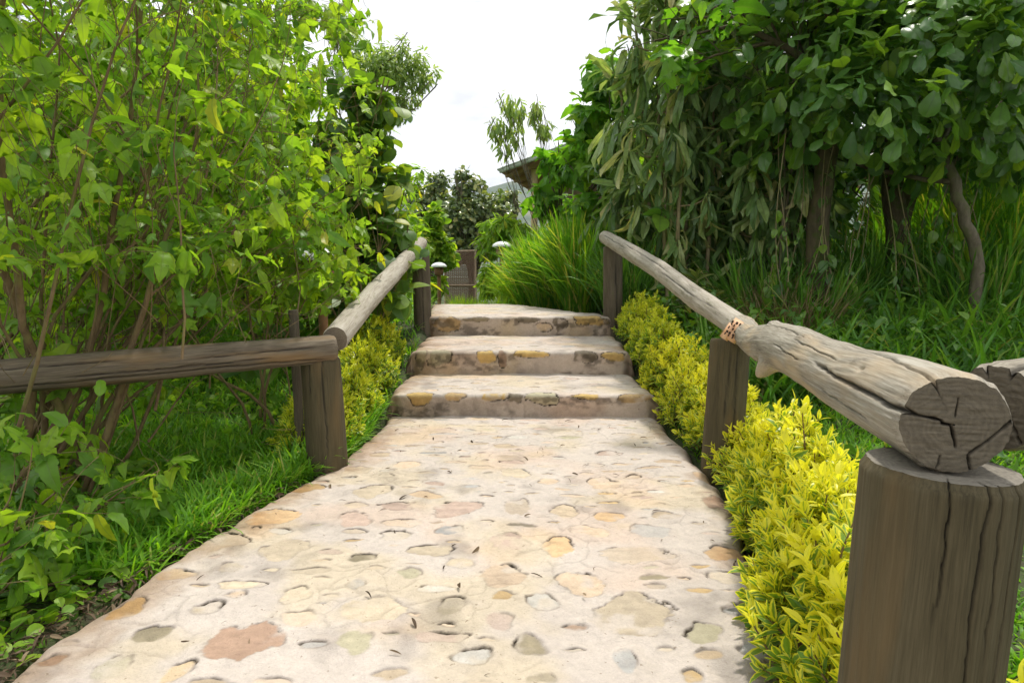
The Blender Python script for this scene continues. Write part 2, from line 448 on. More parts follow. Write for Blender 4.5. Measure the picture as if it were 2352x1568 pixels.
st_px([(1490,640,210,150,'orange',.9),(2020,690,560,100,'tan'),(1120,840,380,130,'peach',1),(1660,890,300,150,'peach',1),(2010,1110,620,250,'cream',.8),
 (220,1060,380,200,'cream',.4),(760,1030,220,110,'olive',1),(1390,1020,230,110,'white',.9),(1090,1160,200,110,'rose',1),(1300,1320,210,130,'olive',1),
 (1610,1185,150,40,'brown',1),(1955,1420,180,150,'grey',.9),(690,1255,320,80,'rose',.9),(900,1400,280,110,'white',1),(750,520,170,60,'grey',.9),
 (150,715,200,50,'olive',1),(615,665,350,70,'cream',1),(1160,610,290,110,'rose',.5),(1710,530,260,80,'peach',.4),(2130,530,300,90,'grey',.4),
 (800,375,300,110,'rose',1),(385,355,240,60,'rose',.9),(580,285,220,50,'orange',.5),(210,255,240,90,'cream',.8),(110,105,210,50,'cream',.5),
 (450,75,220,40,'peach',.5),(1210,360,150,130,'tan',.6),(1540,395,200,90,'tan',.9),(1840,425,190,80,'orange',.6),(1430,185,160,40,'peach',.6),
 (1800,195,210,90,'peach',.9),(1200,130,190,60,'cream',.7),(820,745,170,70,'cream',1),(470,825,170,60,'lichen',.4),(100,1290,230,160,'lichen',.3),
 (350,1510,230,80,'tan',.4),(100,890,130,50,'grey',.9),(1240,490,170,30,'dark',1),(370,560,190,80,'cream',1),(430,470,230,60,'peach',.9),
 (90,450,230,90,'rose',.9),(2150,850,190,40,'olive',1),(2240,420,200,50,'tan',.5),(1380,1560,200,60,'olive',1)], 784, 1045.3, 1/3)
st_px([(1670,1290,470,280,'red',.9),(1880,430,380,90,'orange',.9),(1500,600,400,140,'tan',.9),(1960,650,320,130,'cream',.8),(1200,820,230,90,'ochre',1),
 (1600,770,160,60,'cream',1),(1660,900,330,70,'cream',1),(2030,970,190,110,'cream',1),(870,1060,230,150,'ochre',.7),(1430,1065,210,70,'cream',1),
 (2060,1130,240,120,'peach',.5),(1050,1240,210,130,'olive',1),(1230,1500,170,150,'ochre',.9),(770,1470,190,190,'lichen',.7),(1930,525,180,40,'white',1),
 (2150,800,240,50,'cream',.8),(2120,235,240,60,'ochre',1),(360,1420,160,90,'brown',.7)], 0, 1045.3, 1/3)
st_px([(170,150,150,90,'orange',.5),(235,335,200,100,'brown',.5),(290,680,290,90,'orange',.7),(430,1090,270,110,'grey',.6),(150,1240,230,150,'lichen',1),
 (510,1360,220,130,'grey',.8),(70,1520,130,90,'ochre',.7),(300,840,240,80,'cream',.8)], 1568, 1045.3, 1/3)
N_NEAR = len(STONES)
SOFF = [4.544, 5.406 + .153, 6.643 + .336]
def riser_st(k, lst):
    y0 = YR[k]
    for zx, zy, w, h, c, *dk in lst:
        f = 1 / 2.352 / 1.2245; ox, oy = 900 / 1.2245, 750 / 1.2245
        p = at(ox + zx * f, oy + zy * f, y0); e = at(ox + (zx + w / 2) * f, oy + zy * f, y0); q = at(ox + zx * f, oy + (zy - h / 2) * f, y0)
        stone(p[0], SOFF[k] + p[2] - ZR[k], e[0] - p[0], (q[2] - p[2]) * 1.15, c, *(dk or [.9]))
riser_st(0, [(655,855,190,90,'gold'),(890,858,120,60,'ochre'),(1160,855,200,50,'gold'),(1290,868,100,55,'dark'),(1480,865,210,90,'lichen',1),(1760,852,160,46,'gold'),(2080,862,200,66,'ochre')])
riser_st(1, [(665,600,70,140,'lichen'),(790,600,165,90,'lichen',1),(1100,595,120,95,'gold'),(1205,605,60,100,'brown'),(1390,576,220,46,'gold'),(1750,592,140,80,'dark'),(1945,592,130,66,'gold')])
riser_st(2, [(840,378,180,95,'ochre'),(1040,350,150,30,'olive'),(1590,378,90,75,'dark'),(1370,350,160,36,'dark'),(1790,352,230,60,'gold'),(1480,400,90,60,'tan')])
def fill(s0, s1, n, amax=.085):
    got = 0
    for _ in range(n * 30):
        s = rs.uniform(s0, s1); y = s if s < 4.54 else s
        x = rs.uniform(-1.25, 1.0); a = rs.uniform(min(.035, amax * .55), amax); b = a * rs.uniform(.3, .62)
        if any(abs(x - q[0]) < (a + q[2]) * 1.05 + .02 and abs(s - q[1]) < (b + q[3]) * 1.05 + .02 for q in STONES): continue
        stone(x, s, a, b, rs.choice(['peach', 'cream', 'tan', 'rose', 'ochre', 'white', 'grey', 'lichen'], p=[.26, .13, .26, .15, .08, .03, .05, .04]), rs.uniform(.3, 1))
        got += 1
        if got >= n: return
fill(-1.5, 1.7, 50); fill(1.55, 3.3, 46, .06); fill(1.55, 3.3, 70, .032); fill(3.1, 4.5, 75); fill(3.1, 4.5, 50, .035); fill(4.74, 5.5, 44); fill(5.78, 6.9, 60); fill(7.2, 9.6, 80)
CEN = np.array([(q[0], q[1]) for q in STONES])
EXT = np.array([max(q[2], .03) for q in STONES])

def pave(x, s, riser):
    """colour, relief and dark-joint amount of the mortar surface at plan coordinates (x, s)"""
    n = x.size; x = x.ravel(); s = s.ravel(); riser = riser.ravel()
    g = fbm(x * 3, s * 3, 2); h = fbm(x * 14, s * 14, 4); fine = fbm(x * 70, s * 70, 6, 3)
    col = np.array([.535, .468, .412])[None] * (1 + .20 * (g - .5) + .14 * (h - .5) + .16 * (fine - .5))[:, None]
    pk = sm(.5, .72, fbm(x * 2.2 + 9, s * 2.2, 12)); col = col * (1 - pk[:, None]) + pk[:, None] * col * np.array([1.04, .96, .90])
    yl = sm(.52, .75, fbm(x * 3.1, s * 3.1 + 4, 15)); col = col * (1 - .7 * yl[:, None]) + .7 * yl[:, None] * col * np.array([1.04, .99, .80])
    dirt = sm(.55, .8, fbm(x * 5 + 3, s * 5, 31)); col *= (1 - .30 * dirt)[:, None]
    rel = (fbm(x * 5, s * 5, 21) - .5) * .020 + (fbm(x * 22, s * 22, 23) - .5) * .006
    dark = np.zeros(n)
    # drawn joints between the stones: warped cell borders
    wx = x + (fbm(x * 6, s * 6, 41) - .5) * .16; ws = s + (fbm(x * 6 + 8, s * 6, 43) - .5) * .16
    for i in range(0, n, 40000):
        d = np.hypot((wx[i:i+40000, None] - CEN[None, :, 0]) * .8, ws[i:i+40000, None] - CEN[None, :, 1]) - .6 * EXT[None]
        d = np.partition(d, 1, axis=1)[:, :2]; e = d[:, 1] - d[:, 0]
        line = np.exp(-(e / .0075) ** 2) * sm(.46, .62, fbm(x[i:i+40000] * 4 + 20, s[i:i+40000] * 4, 51))
        dark[i:i+40000] += .15 * line; rel[i:i+40000] -= .003 * line
    crum = fbm(x * 55, s * 55, 61, 3)
    for q in STONES:
        X, S, a, b, c, sd, dk = q
        m = np.nonzero((np.abs(x - X) < a * 1.9 + .03) & (np.abs(s - S) < b * 1.9 + .03))[0]
        if not len(m): continue
        r2 = np.random.default_rng(sd); dx = (x[m] - X) / a; ds = (s[m] - S) / b
        th = np.arctan2(ds, dx); rr = np.hypot(dx, ds)
        Rr = 1 + sum(r2.uniform(.03, .22) / (k - 1) ** .9 * np.cos(k * th + r2.uniform(0, 6.28)) for k in range(2, 6)) + (crum[m] - .5) * .34 + (vn(x[m] * 24 + sd % 41, s[m] * 24, 78) - .5) * .20
        sdist = (rr - Rr) * np.minimum(np.hypot(a * np.cos(th), b * np.sin(th)), .5)
        inn = sm(.004, -.006, sdist)
        tex = fbm(x[m] * 40 + sd % 97, s[m] * 40, 71); band = fbm(x[m] * 6 + sd % 31, s[m] * 30, 73)
        cc = c[None] * (1 + .35 * (tex - .5) + .35 * (band - .5))[:, None]
        keep = .35 if riser[m].mean() < .3 and sd % 3 == 0 else 0     # some stones half smeared over with mortar
        smear = keep + (.75 - keep) * sm(.56, .72, fbm(x[m] * 9 + sd % 13, s[m] * 9, 77))
        w = (inn * (1 - smear))[:, None]
        col[m] = col[m] * (1 - w) + cc * w
        rel[m] += inn * (.004 + .003 * (tex - .5)) + .006 * sm(.05, 0, sdist) * (1 - inn)
        face = .25 + .75 * sm(-.3, .8, np.sin(th - r2.uniform(-.5, .5))); face = np.maximum(face, .9 * (riser[m] > .02))        # joint gapes uphill; rim shadow and dirt are painted darker there
        ring = np.exp(-((sdist - .002) / (.0035 + .003 * crum[m])) ** 2) * face * sm(.30, .62, fbm(x[m] * 16 + sd % 53, s[m] * 16, 79)) * dk
        dark[m] = np.maximum(dark[m], ring); rel[m] -= .010 * ring
    # risers: mossy black staining at the nosing and foot
    mo = (riser > .02) * sm(.56, .68, fbm(x * 4.5, s * 9, 81) + .22 * np.abs(riser - .5) - .03)
    mo *= sm(.36, .60, fbm(x * 22, s * 30, 83))
    dark = np.maximum(dark, .42 * mo)
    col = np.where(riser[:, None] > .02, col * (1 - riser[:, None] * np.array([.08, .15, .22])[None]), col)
    return col, rel, np.clip(dark, 0, 1)

def paving_mat():
    m, nt, out = new_mat('mortar_and_fieldstone'); N = NT(nt)
    tc = N.n('ShaderNodeTexCoord').outputs['Object']
    c = N.attr('col').outputs['Color']; dk = N.attr('dark').outputs['Fac']
    f = N.noise(tc, 160, 4, .7); f2 = N.noise(tc, 45, 5, .65)
    g = N.math('MULTIPLY_ADD', f, .44); g.node.inputs[2].default_value = .78
    g2 = N.math('MULTIPLY_ADD', f2, .30); g2.node.inputs[2].default_value = .85
    c = N.mix(1.0, N.mix(1.0, c, g, 'MULTIPLY'), g2, 'MULTIPLY')
    w = N.math('MULTIPLY', dk, N.math('ADD', f2, .85), True)
    c = N.mix(w, c, (.035, .026, .016))
    spk = N.ramp(N.noise(tc, 60, 2, .5), [(.70, (0, 0, 0)), (.74, (1, 1, 1))])
    c = N.mix(N.math('MULTIPLY', spk, .5), c, (.16, .11, .06))
    b = N.n('ShaderNodeBsdfPrincipled', i_Roughness=.88); b.inputs['Specular IOR Level'].default_value = .2
    N.l(c, b.inputs['Base Color'])
    bp = N.n('ShaderNodeBump', i_Strength=.8, i_Distance=.006); N.l(N.math('ADD', f, f2), bp.inputs['Height']); N.l(bp.outputs[0], b.inputs['Normal'])
    N.l(b.outputs[0], out.inputs[0]); return m
M_PAVE = paving_mat()

def slab(name, prof, S, ds_x, seed):
    """sweep the mortar surface along a side profile prof: rows (s, y, z, ny, nz, riser)"""
    s, y0, z0, ny, nz, ri = prof
    nrow = len(s); ncol = int(2.25 / ds_x)
    u = np.linspace(0, 1, ncol)
    L = xl(y0) + (vn(s * 5, s * 0, seed) - .5) * .05 + (vn(s * 19, s * 0, seed + 1) - .5) * .016
    Rt = xr(y0) + (vn(s * 5, s * 0, seed + 2) - .5) * .05 + (vn(s * 19, s * 0, seed + 3) - .5) * .016
    x = L[:, None] + (Rt - L)[:, None] * u[None]
    ss = np.repeat(s[:, None], ncol, 1); rr = np.repeat(ri[:, None], ncol, 1)
    col, rel, dark = pave(x, ss, rr)
    col = col.reshape(nrow, ncol, 3); rel = rel.reshape(nrow, ncol); dark = dark.reshape(nrow, ncol)
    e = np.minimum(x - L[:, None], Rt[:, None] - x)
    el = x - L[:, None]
    edge_brown = sm(.22, .0, el + (fbm(x * 8, ss * 8, 91) - .5) * .3) * .8
    edge_brown = np.maximum(edge_brown, .55 * sm(.12, 0, Rt[:, None] - x + (fbm(x * 8, ss * 8, 93) - .5) * .2))
    col = col * (1 - edge_brown[..., None]) + edge_brown[..., None] * col * np.array([.62, .50, .38])  # mortar turns browner and darker towards both path edges
    if len(set(np.round(z0, 2))) > 3:
        wob = (vn(x * 2.3, x * 0 + seed, seed) - .5) * .06 * sm(.5, .0, s - s[0])[:, None]
        wob = wob + .05 * sm(.12, 0, e) ** 2 * sm(.5, 0, s - s[0])[:, None]
    else: wob = 0
    Y = y0[:, None] + wob + ny[:, None] * rel
    Z = z0[:, None] + nz[:, None] * rel - .030 * np.exp(-(e / .018))
    x = x + 0
    def side(sg, base):
        xs, ys, zs = [], [], []
        for o, d in ((.012, .03), (.03, .08), (.05, .20), (.06, .45)):
            xs.append(base[0] + sg * o + (vn(s * 30, s * 0 + o * 99, seed + 5) - .5) * .02); ys.append(base[1]); zs.append(base[2] - d)
        return np.array(xs).T, np.array(ys).T, np.array(zs).T
    lx, ly, lz = side(-1, (x[:, 0], Y[:, 0], Z[:, 0])); rx, ry, rz = side(1, (x[:, -1], Y[:, -1], Z[:, -1]))
    X = np.hstack([lx[:, ::-1], x, rx]); Y = np.hstack([ly[:, ::-1], Y, ry]); Z = np.hstack([lz[:, ::-1], Z, rz])
    ec = np.array([.17, .125, .08])
    nb = fbm(lx * 20, ly * 20, 95)
    ecl = ec[None, None] * (.6 + .9 * nb[..., None])
    C = np.concatenate([ecl, col, ecl], 1); D = np.hstack([np.zeros_like(lx), dark, np.zeros_like(rx)])
    o = mesh_obj(name, np.stack([X, Y, Z], -1).reshape(-1, 3), grid_faces(*X.shape), M_PAVE, None,
                 {'col': np.concatenate([C, np.ones(C.shape[:2] + (1,))], -1).reshape(-1, 4), 'dark': D.ravel()})
    return o
ys = np.unique(np.r_[np.arange(-2.5, 1.45, .03), np.arange(1.45, 3.2, .0045), np.arange(3.2, 4.58, .008)])
one = np.ones_like(ys)
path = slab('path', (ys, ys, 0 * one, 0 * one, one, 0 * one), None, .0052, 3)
tag(path, 'pale mortar path set with irregular ochre field stones leading to the steps', 'path', None, 'structure')
step_labels = ['lowest stone step with golden stones along its nosing', 'middle stone step with the mossiest dark stained riser', 'topmost stone step leading on to the landing']
for k in range(3):
    y0, zb, zt = YR[k], ZR[k], ZR[k + 1]; yend = (YR[k + 1] + .05) if k < 2 else 10.0
    rr = .028
    pts = [(y0 + .012, zb - .05)] + [(y0 + .012 * (1 - t), zb + (zt - rr - zb) * t) for t in np.linspace(0, 1, 16)]
    pts += [(y0 + rr - rr * math.cos(a), zt - rr + rr * math.sin(a)) for a in np.linspace(.2, pi / 2, 6)]
    pts += [(y, zt) for y in np.arange(y0 + rr + .01, yend, .012)]
    pts = np.array(pts)
    if k == 2: pts[:, 1] -= np.interp(pts[:, 0], [8.6, 9.3, 10.0], [0, .03, .16])
    arc = np.r_[0, np.cumsum(np.hypot(*np.diff(pts, axis=0).T))] - .05
    t = norm(np.gradient(pts, axis=0)); ri = np.clip(sm(.7, .2, t[:, 0]), 0, 1)
    fp = np.where(ri > .5, np.clip((pts[:, 1] - zb) / (zt - zb), 0, 1), 0)
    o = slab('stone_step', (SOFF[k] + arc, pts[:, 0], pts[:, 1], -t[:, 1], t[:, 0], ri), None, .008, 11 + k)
    tag(o, step_labels[k], 'step', 'stone steps of the garden path')

# ------------------------------------------------------------------ round timber
W_GREY = wood_mat('weathered_grey_log', (.095, .08, .058), (.25, .22, .17), (.41, .38, .315), (.15, .125, .088), None, (.44, .33, .20))
W_RAIL = wood_mat('silver_grey_rail', (.15, .125, .095), (.34, .30, .24), (.48, .44, .37), (.22, .18, .13), (.17, .16, .09))
W_BROWN = wood_mat('brown_grey_log', (.055, .042, .028), (.125, .098, .068), (.215, .175, .125), (.18, .14, .10), None, (.22, .135, .06))
W_POST = wood_mat('dark_post_timber', (.042, .034, .017), (.078, .063, .032), (.118, .097, .054), (.25, .225, .18), None, (.13, .088, .038))
W_DARK = wood_mat('old_dark_post_timber', (.05, .04, .026), (.10, .08, .055), (.16, .13, .09), (.14, .11, .08), (.11, .115, .05))

def log(name, P, Rr, mat, parent, ns=48, seg=.02, cracks=(), caps=(1, 1), bumps=(), capcracks=(), rough=.05, seed=1, chamfer=.012, slant=(0, 0), dep=.014, cw=.0035):
    """timber along points P with radii Rr. cracks: polylines [(s, phi_degrees)...], phi 0 = N side, 90 = U side.
    bumps: (s, phi, height, half length, half width in degrees)"""
    P = np.array(P, float); Rr = np.array(Rr, float)
    cum = np.r_[0, np.cumsum(np.linalg.norm(np.diff(P, axis=0), axis=1))]; Lt = cum[-1]
    s = np.unique(np.r_[0, chamfer * .4, chamfer, np.arange(seg, Lt - chamfer, seg), Lt - chamfer, Lt - chamfer * .4, Lt])
    def cub(v):
        y = np.interp(s, cum, v)
        if len(cum) > 2:
            k = np.exp(-np.linspace(-2, 2, 9) ** 2); k /= k.sum(); w = max(1, int(.06 / seg))
            kk = np.interp(np.linspace(0, 8, 4 * w + 1), range(9), k); kk /= kk.sum()
            yp = np.r_[2 * y[0] - y[1:2 * w + 1][::-1], y, 2 * y[-1] - y[-2 * w - 1:-1][::-1]]
            y = np.convolve(yp, kk, 'valid')
        return y
    C = np.stack([cub(P[:, i]) for i in range(3)], 1); R = cub(Rr)
    T, N, U = frames(C)
    phi = np.linspace(0, 2 * pi, ns, endpoint=False)
    SS, PH = np.meshgrid(s, phi, indexing='ij'); RR = np.repeat(R[:, None], ns, 1)
    cx, cy = np.cos(PH), np.sin(PH)
    rad = RR * (1 + rough * ((fbm(cx * 1.5 + seed * 7 + SS * 2.2, cy * 1.5 + SS * 2.7, seed) - .5) * 1.6))
    rad += (fbm(cx * 7 + seed, cy * 7 + SS * 4, seed + 3, 3) - .5) * .006
    for bs, bp_, bh, bl, bw in bumps:
        dp = (np.degrees(PH) - bp_ + 180) % 360 - 180
        rad += bh * np.exp(-((SS - bs) / bl) ** 2 - (dp / bw) ** 2)
    ch = np.minimum(SS, Lt - SS); rad *= 1 - .07 * sm(chamfer, 0, ch)
    crk = np.zeros_like(rad)
    for ci, cr in enumerate(cracks):
        cr = np.array(cr, float); cs, cph = cr[:, 0], cr[:, 1]
        pc = np.interp(s, cs, cph) + (fbm(s * 9, s * 0 + ci * 3.3, seed + 11) - .5) * 8 + (fbm(s * 45, s * 0 + ci, seed + 13, 2) - .5) * 3.5
        on = sm(cs.min() - .005, cs.min() + .07 if cs.min() > .01 else cs.min(), s) * sm(cs.max() + .005, cs.max() - .15 if cs.max() < Lt - .01 else cs.max() + .004, s)
        wd = np.maximum(cw * (.5 + fbm(s * 14, s * 0 + ci * 5, seed + 17)) * (cr[0][2] if cr.shape[1] > 2 else 1), 1.9 * R / ns * pi * .55)
        dp = ((np.degrees(PH) - pc[:, None] + 180) % 360 - 180) * pi / 180 * RR
        g = np.exp(-(dp / (wd[:, None] + 1e-5)) ** 2) * on[:, None]
        crk = np.maximum(crk, g)
    rad -= dep * crk
    V = C[:, None] + rad[..., None] * (cx[..., None] * N[:, None] + cy[..., None] * U[:, None])
    for e, sl in ((0, slant[0]), (-1, slant[1])):
        if sl: V[e] += T[e] * (sl * (cy[0] * rad[e]))[:, None]; V[e + (1 if e == 0 else -1)] += T[e] * (sl * cy[0] * rad[e])[:, None]; V[e + (2 if e == 0 else -2)] += T[e] * (sl * cy[0] * rad[e])[:, None]
    G = np.stack([rad * cx, rad * cy, SS + seed * 3.1], -1)
    n = len(s); i = np.arange(n - 1)[:, None] * ns; j = np.arange(ns)[None]; j2 = (j + 1) % ns
    F = [np.stack([i + j, i + j2, i + ns + j2, i + ns + j], -1).reshape(-1, 4)]
    Vs = [V.reshape(-1, 3)]; Gs = [G.reshape(-1, 3)]; Cr = [crk.ravel()]; Cp = [np.zeros(n * ns)]; off = n * ns
    for e, on in ((0, caps[0]), (-1, caps[1])):
        if not on: continue
        nr = 44 if capcracks and e == 0 else 10
        fr = np.linspace(1, 0.02, nr)
        q = V[e][None] * fr[:, None, None] + V[e].mean(0)[None, None] * (1 - fr)[:, None, None]
        uu = fr[:, None] * (rad[e] / R[e] * cx[0])[None]; vv = fr[:, None] * (rad[e] / R[e] * cy[0])[None]
        ck = np.repeat(crk[e][None], nr, 0) * sm(.75, 1, fr)[:, None]
        if e == 0:
            for pl, w in capcracks:
                pl = np.array(pl, float)
                for a, b in zip(pl[:-1], pl[1:]):
                    ab = b - a; tt = np.clip(((uu - a[0]) * ab[0] + (vv - a[1]) * ab[1]) / (ab @ ab), 0, 1)
                    dd = np.hypot(uu - a[0] - tt * ab[0], vv - a[1] - tt * ab[1])
                    ck = np.maximum(ck, np.exp(-(dd / (w * (.6 + .8 * vn(uu * 9, vv * 9, 5)))) ** 2))
        sg = 1 if e == 0 else -1
        q = q + sg * T[e] * ((.012 * ck + .002 * (vn(uu * 3, vv * 22, seed) - .5))[..., None])
        Vs.append(q.reshape(-1, 3)); Gs.append(np.stack([uu * R[e], vv * R[e], 0 * uu + 50 * seed], -1).reshape(-1, 3)); Cr.append(ck.ravel()); Cp.append(np.ones(nr * ns))
        i2 = np.arange(nr - 1)[:, None] * ns
        f = np.stack([i2 + j, i2 + ns + j, i2 + ns + j2, i2 + j2], -1).reshape(-1, 4)
        if e == -1: f = f[:, ::-1]
        F.append(f + off)
        c0 = off + (nr - 1) * ns
        ctr = np.array([[c0 + k, c0 + (k + 1) % ns, c0 + (k + 2) % ns, c0 + (k + 2) % ns] for k in range(0, 0)])
        off += nr * ns
    return mesh_obj(name, np.vstack(Vs), np.vstack(F), mat, parent, {'gc': np.vstack(Gs), 'crk': np.concatenate(Cr), 'cap': np.concatenate(Cp)})

def gz(x, y): return float(ground_z(np.array([x]), np.array([y]))[0])
# --- left handrail
pl0 = at(736, 832, 3.42); pf0 = at(966, 582, 6.72)
hl = thing('wooden_handrail', (pl0[0], pl0[1], 0), 'round log handrail with a brown lower rail along the left side of the path', 'handrail')
log('post', [(pl0[0] + .03, 3.42, -.25), (pl0[0], 3.42, pl0[2] + .02)], [.102, .097], W_POST, hl, 110, .014, [[(.3, 70, .7), (1.0, 74, .7)], [(.6, 112, .5), (1.0, 108, .5)]], seed=2, cw=.0016, dep=.005, rough=.018)
o = log('post', [(pf0[0] + .02, 6.72, 0), (pf0[0], 6.72, pf0[2] + .03)], [.088, .085], W_DARK, hl, 56, .02, [[(.2, 75), (1.1, 80)]], seed=4, cw=.002, dep=.006)
o['label'] = 'dark post at the top of the left rail beside the upper step'
a = at(768, 800, 3.41); b = at(0, 866, 2.72); d = b - a
o = log('rail', [a, a + d * .25, a + d * .5, a + d, a + d * 1.7], [.070, .069, .073, .070, .074], W_BROWN, hl, 80, .012,
    [[(.02, 218, 1.3), (.5, 212, 1), (1.6, 215, 1)], [(.3, 190), (1.2, 196)], [(.9, 150), (1.5, 146)], [(.1, 160), (.7, 168)], [(.0, 240), (.35, 236)]], seed=6, dep=.009, cw=.0028, rough=.07)
o['label'] = 'thick brown split rail in front of the leafy shrubs'
a = at(772, 776, 3.47); m1 = at(850, 684, 4.35); b = at(963, 563, 6.72)
o = log('rail', [a - (m1 - a) * .02, a, m1, at(912, 618, 5.5), b, b + (b - m1) * .06], [.066, .066, .065, .066, .064, .062], W_RAIL, hl, 56, .015,
    [[(.05, 200), (.9, 205)], [(.6, 150), (1.8, 155)], [(1.4, 190), (2.6, 185)]], bumps=[(.35, 230, .012, .04, 20), (1.1, 120, .01, .03, 16)], seed=8, dep=.006, cw=.002, rough=.08)
o['label'] = 'greyer rail climbing beside the steps'
sk = at(678, 712, 3.62)
s2 = log('wooden_stake', [(sk[0] + .005, 3.62, -.2), (sk[0] - .01, 3.62, sk[2])], [.024, .026], W_DARK, None, 20, .03, seed=9)
tag(s2, 'thin dark stake standing just behind the left foreground post', 'stake')

# --- right handrail
pn = at(2163, 1076, .935)
hr = thing('wooden_handrail', (pn[0], pn[1], 0), 'weathered grey handrail of crooked logs along the right side of the path', 'handrail')
o = log('post', [(pn[0] - .045, .935, -.2), (pn[0] - .012, .935, .46), (pn[0], .935, pn[2] + .005)], [.102, .101, .101], W_POST, hr, 340, .008,
    [[(.45, 96, .9), (.96, 90, .9)], [(.3, 66, .9), (.7, 67, 1), (.96, 64, .7)], [(.75, 118, .35), (.96, 117, .35)], [(.7, 79, .35), (.96, 78, .35)], [(.3, 81, .35), (.6, 80, .35)]],
    seed=12, rough=.015, dep=.009, cw=.0015, chamfer=.008)
o['label'] = 'widest post, cracked and cut flat on top, in the foreground'
p2 = at(1678, 778, 3.40); pf = at(1408, 566, 6.75)
o = log('post', [(p2[0] - .035, 3.40, -.25), (p2[0], 3.40, p2[2])], [.100, .098], W_POST, hr, 72, .02, [[(.2, 80, .7), (1.0, 84, .7)], [(.5, 110, .5), (.9, 104, .5)]], seed=14, cw=.0016, dep=.005, slant=(0, .12), rough=.02)
o['label'] = 'leaning post half way along the right rail among the golden shrubs'
o = log('post', [(pf[0] + .015, 6.75, .1), (pf[0], 6.75, pf[2])], [.096, .094], W_DARK, hr, 44, .03, [[(.2, 75), (1.0, 80)]], seed=16, cw=.002, dep=.006)
o['label'] = 'dark post at the top of the steps beside the tall grass'
B = at(2190, 976, .885); A = at(1700, 757, 3.36); ln = np.linalg.norm(A - B)
def PL(t, up=0.0, sd=0.0): return B + (A - B) * t + np.array([sd, 0, up])
ts = [0, .08, .18, .30, .42, .55, .68, .80, .90, .96, 1.0]
rad = [.069, .070, .068, .066, .071, .074, .070, .059, .062, .074, .070]
ups = [0, .004, -.002, .004, .010, .004, -.012, -.020, -.004, .004, 0]
o = log('rail', [PL(t, u) for t, u in zip(ts, ups)], rad, W_GREY, hr, 200, .008,
    [[(0, 166, 1.5), (.25, 163, 1.1), (.45, 158, .6), (.6, 152, .4)], [(0, 117, .8), (.16, 108, .9), (.4, 96, .5)], [(.12, 200, .35), (.5, 192, .3)], [(.4, 136, .3), (.9, 130, .3)], [(.8, 116, .3), (1.4, 112, .3)],
     [(.7, 168, .35), (1.1, 160, .3)]],
    bumps=[(1.30, 232, .050, .045, 17), (.24, 140, -.008, .012, 5), (1.42, 100, .010, .03, 18), (.85, 120, .006, .05, 20), (.02, 15, .006, .03, 40), (.30, 128, .004, .02, 9)],
    capcracks=[([(-.98, .24), (-.6, .15), (-.22, .08), (-.18, .01), (-.05, -.01), (.06, -.43)], .020), ([(.98, .12), (.61, -.27), (.28, -.57), (.34, -.86), (.3, -1)], .016), ([(.06, .53), (.01, .16)], .010), ([(-.2, -.62), (-.26, -.98)], .008)],
    seed=18, rough=.05, dep=.013, cw=.0022, chamfer=.014)
o['label'] = 'thick crooked log with a cracked sawn end facing the path'
# splintered block spiked to the head of the log
M_BLK = plain_mat('fresh_orange_wood', (.62, .33, .17), (.78, .52, .33), 30, .7)
M_HOLE = plain_mat('block_hole_shadow', (.03, .02, .012), (.05, .03, .02), 30, .9)
ax_f = norm(np.array([-.45, -.85, .28])); ax_s = np.array([.50, -.1, .86]); ax_s = norm(ax_s - (ax_s @ ax_f) * ax_f); ax_t = np.cross(ax_s, ax_f); hd = PL(.895) + np.array([-.066, -.04, .012])
mb = MB(); axm = [ax_t, ax_s, ax_f]
for dx, dy, sx, sy, sz in ((0, 0, .056, .100, .040), (.018, .012, .046, .066, .052), (-.022, -.02, .03, .074, .047)):
    mb.box(hd + ax_t * dx + ax_s * dy, (sx, sy, sz), axm)
blk = mb.build('wooden_block', M_BLK, o); blk['label'] = 'broken orange block with rows of small dark holes, spiked to the log head'
mb = MB()
for i in range(5):
    for j in range(3):
        mb.box(hd + ax_t * (-.024 + .017 * j + rs.uniform(-.004, .004)) + ax_s * (-.036 + .0165 * i + rs.uniform(-.004, .004)) + ax_f * .0265, (rs.uniform(.004, .010), rs.uniform(.007, .014), .004), axm)
mb.build('hole', M_HOLE, blk)
C0 = at(2291, 934, .985)
o = log('rail', [C0, C0 + [.5, .24, .005], C0 + [1.8, .86, -.02]], [.066, .070, .072], W_GREY, hr, 120, .012,
    [[(0, 70, 1.1), (.5, 78, .8)], [(0, 110, .8), (.4, 118, .6)], [(.05, 40, .6), (.6, 30, .6)], [(0, 150, .6), (.5, 150, .6)]], capcracks=[([(-.5, .5), (.2, -.1), (.5, -.7)], .02)], seed=21, rough=.05, dep=.010)
o['label'] = 'log running off to the right from the foreground post'
a = at(1392, 546, 6.82); b = at(1703, 754, 3.42)
o = log('rail', [a - (b - a) * .02, a, a + (b - a) * .3 + [0, 0, .015], a + (b - a) * .55 + [.01, 0, .02], a + (b - a) * .8, b], [.060, .064, .068, .066, .064, .062], W_RAIL, hr, 64, .014,
    [[(.2, 40), (1.2, 34)], [(1.0, 60), (2.4, 55)], [(2.2, 30), (3.3, 38)]], bumps=[(1.0, 60, .014, .03, 18), (1.9, 90, .01, .04, 16), (2.9, 30, .008, .03, 14), (3.15, 40, -.006, .012, 10)], seed=23, rough=.08, dep=.006, cw=.002)
o['label'] = 'pale rail sloping up beside the steps'
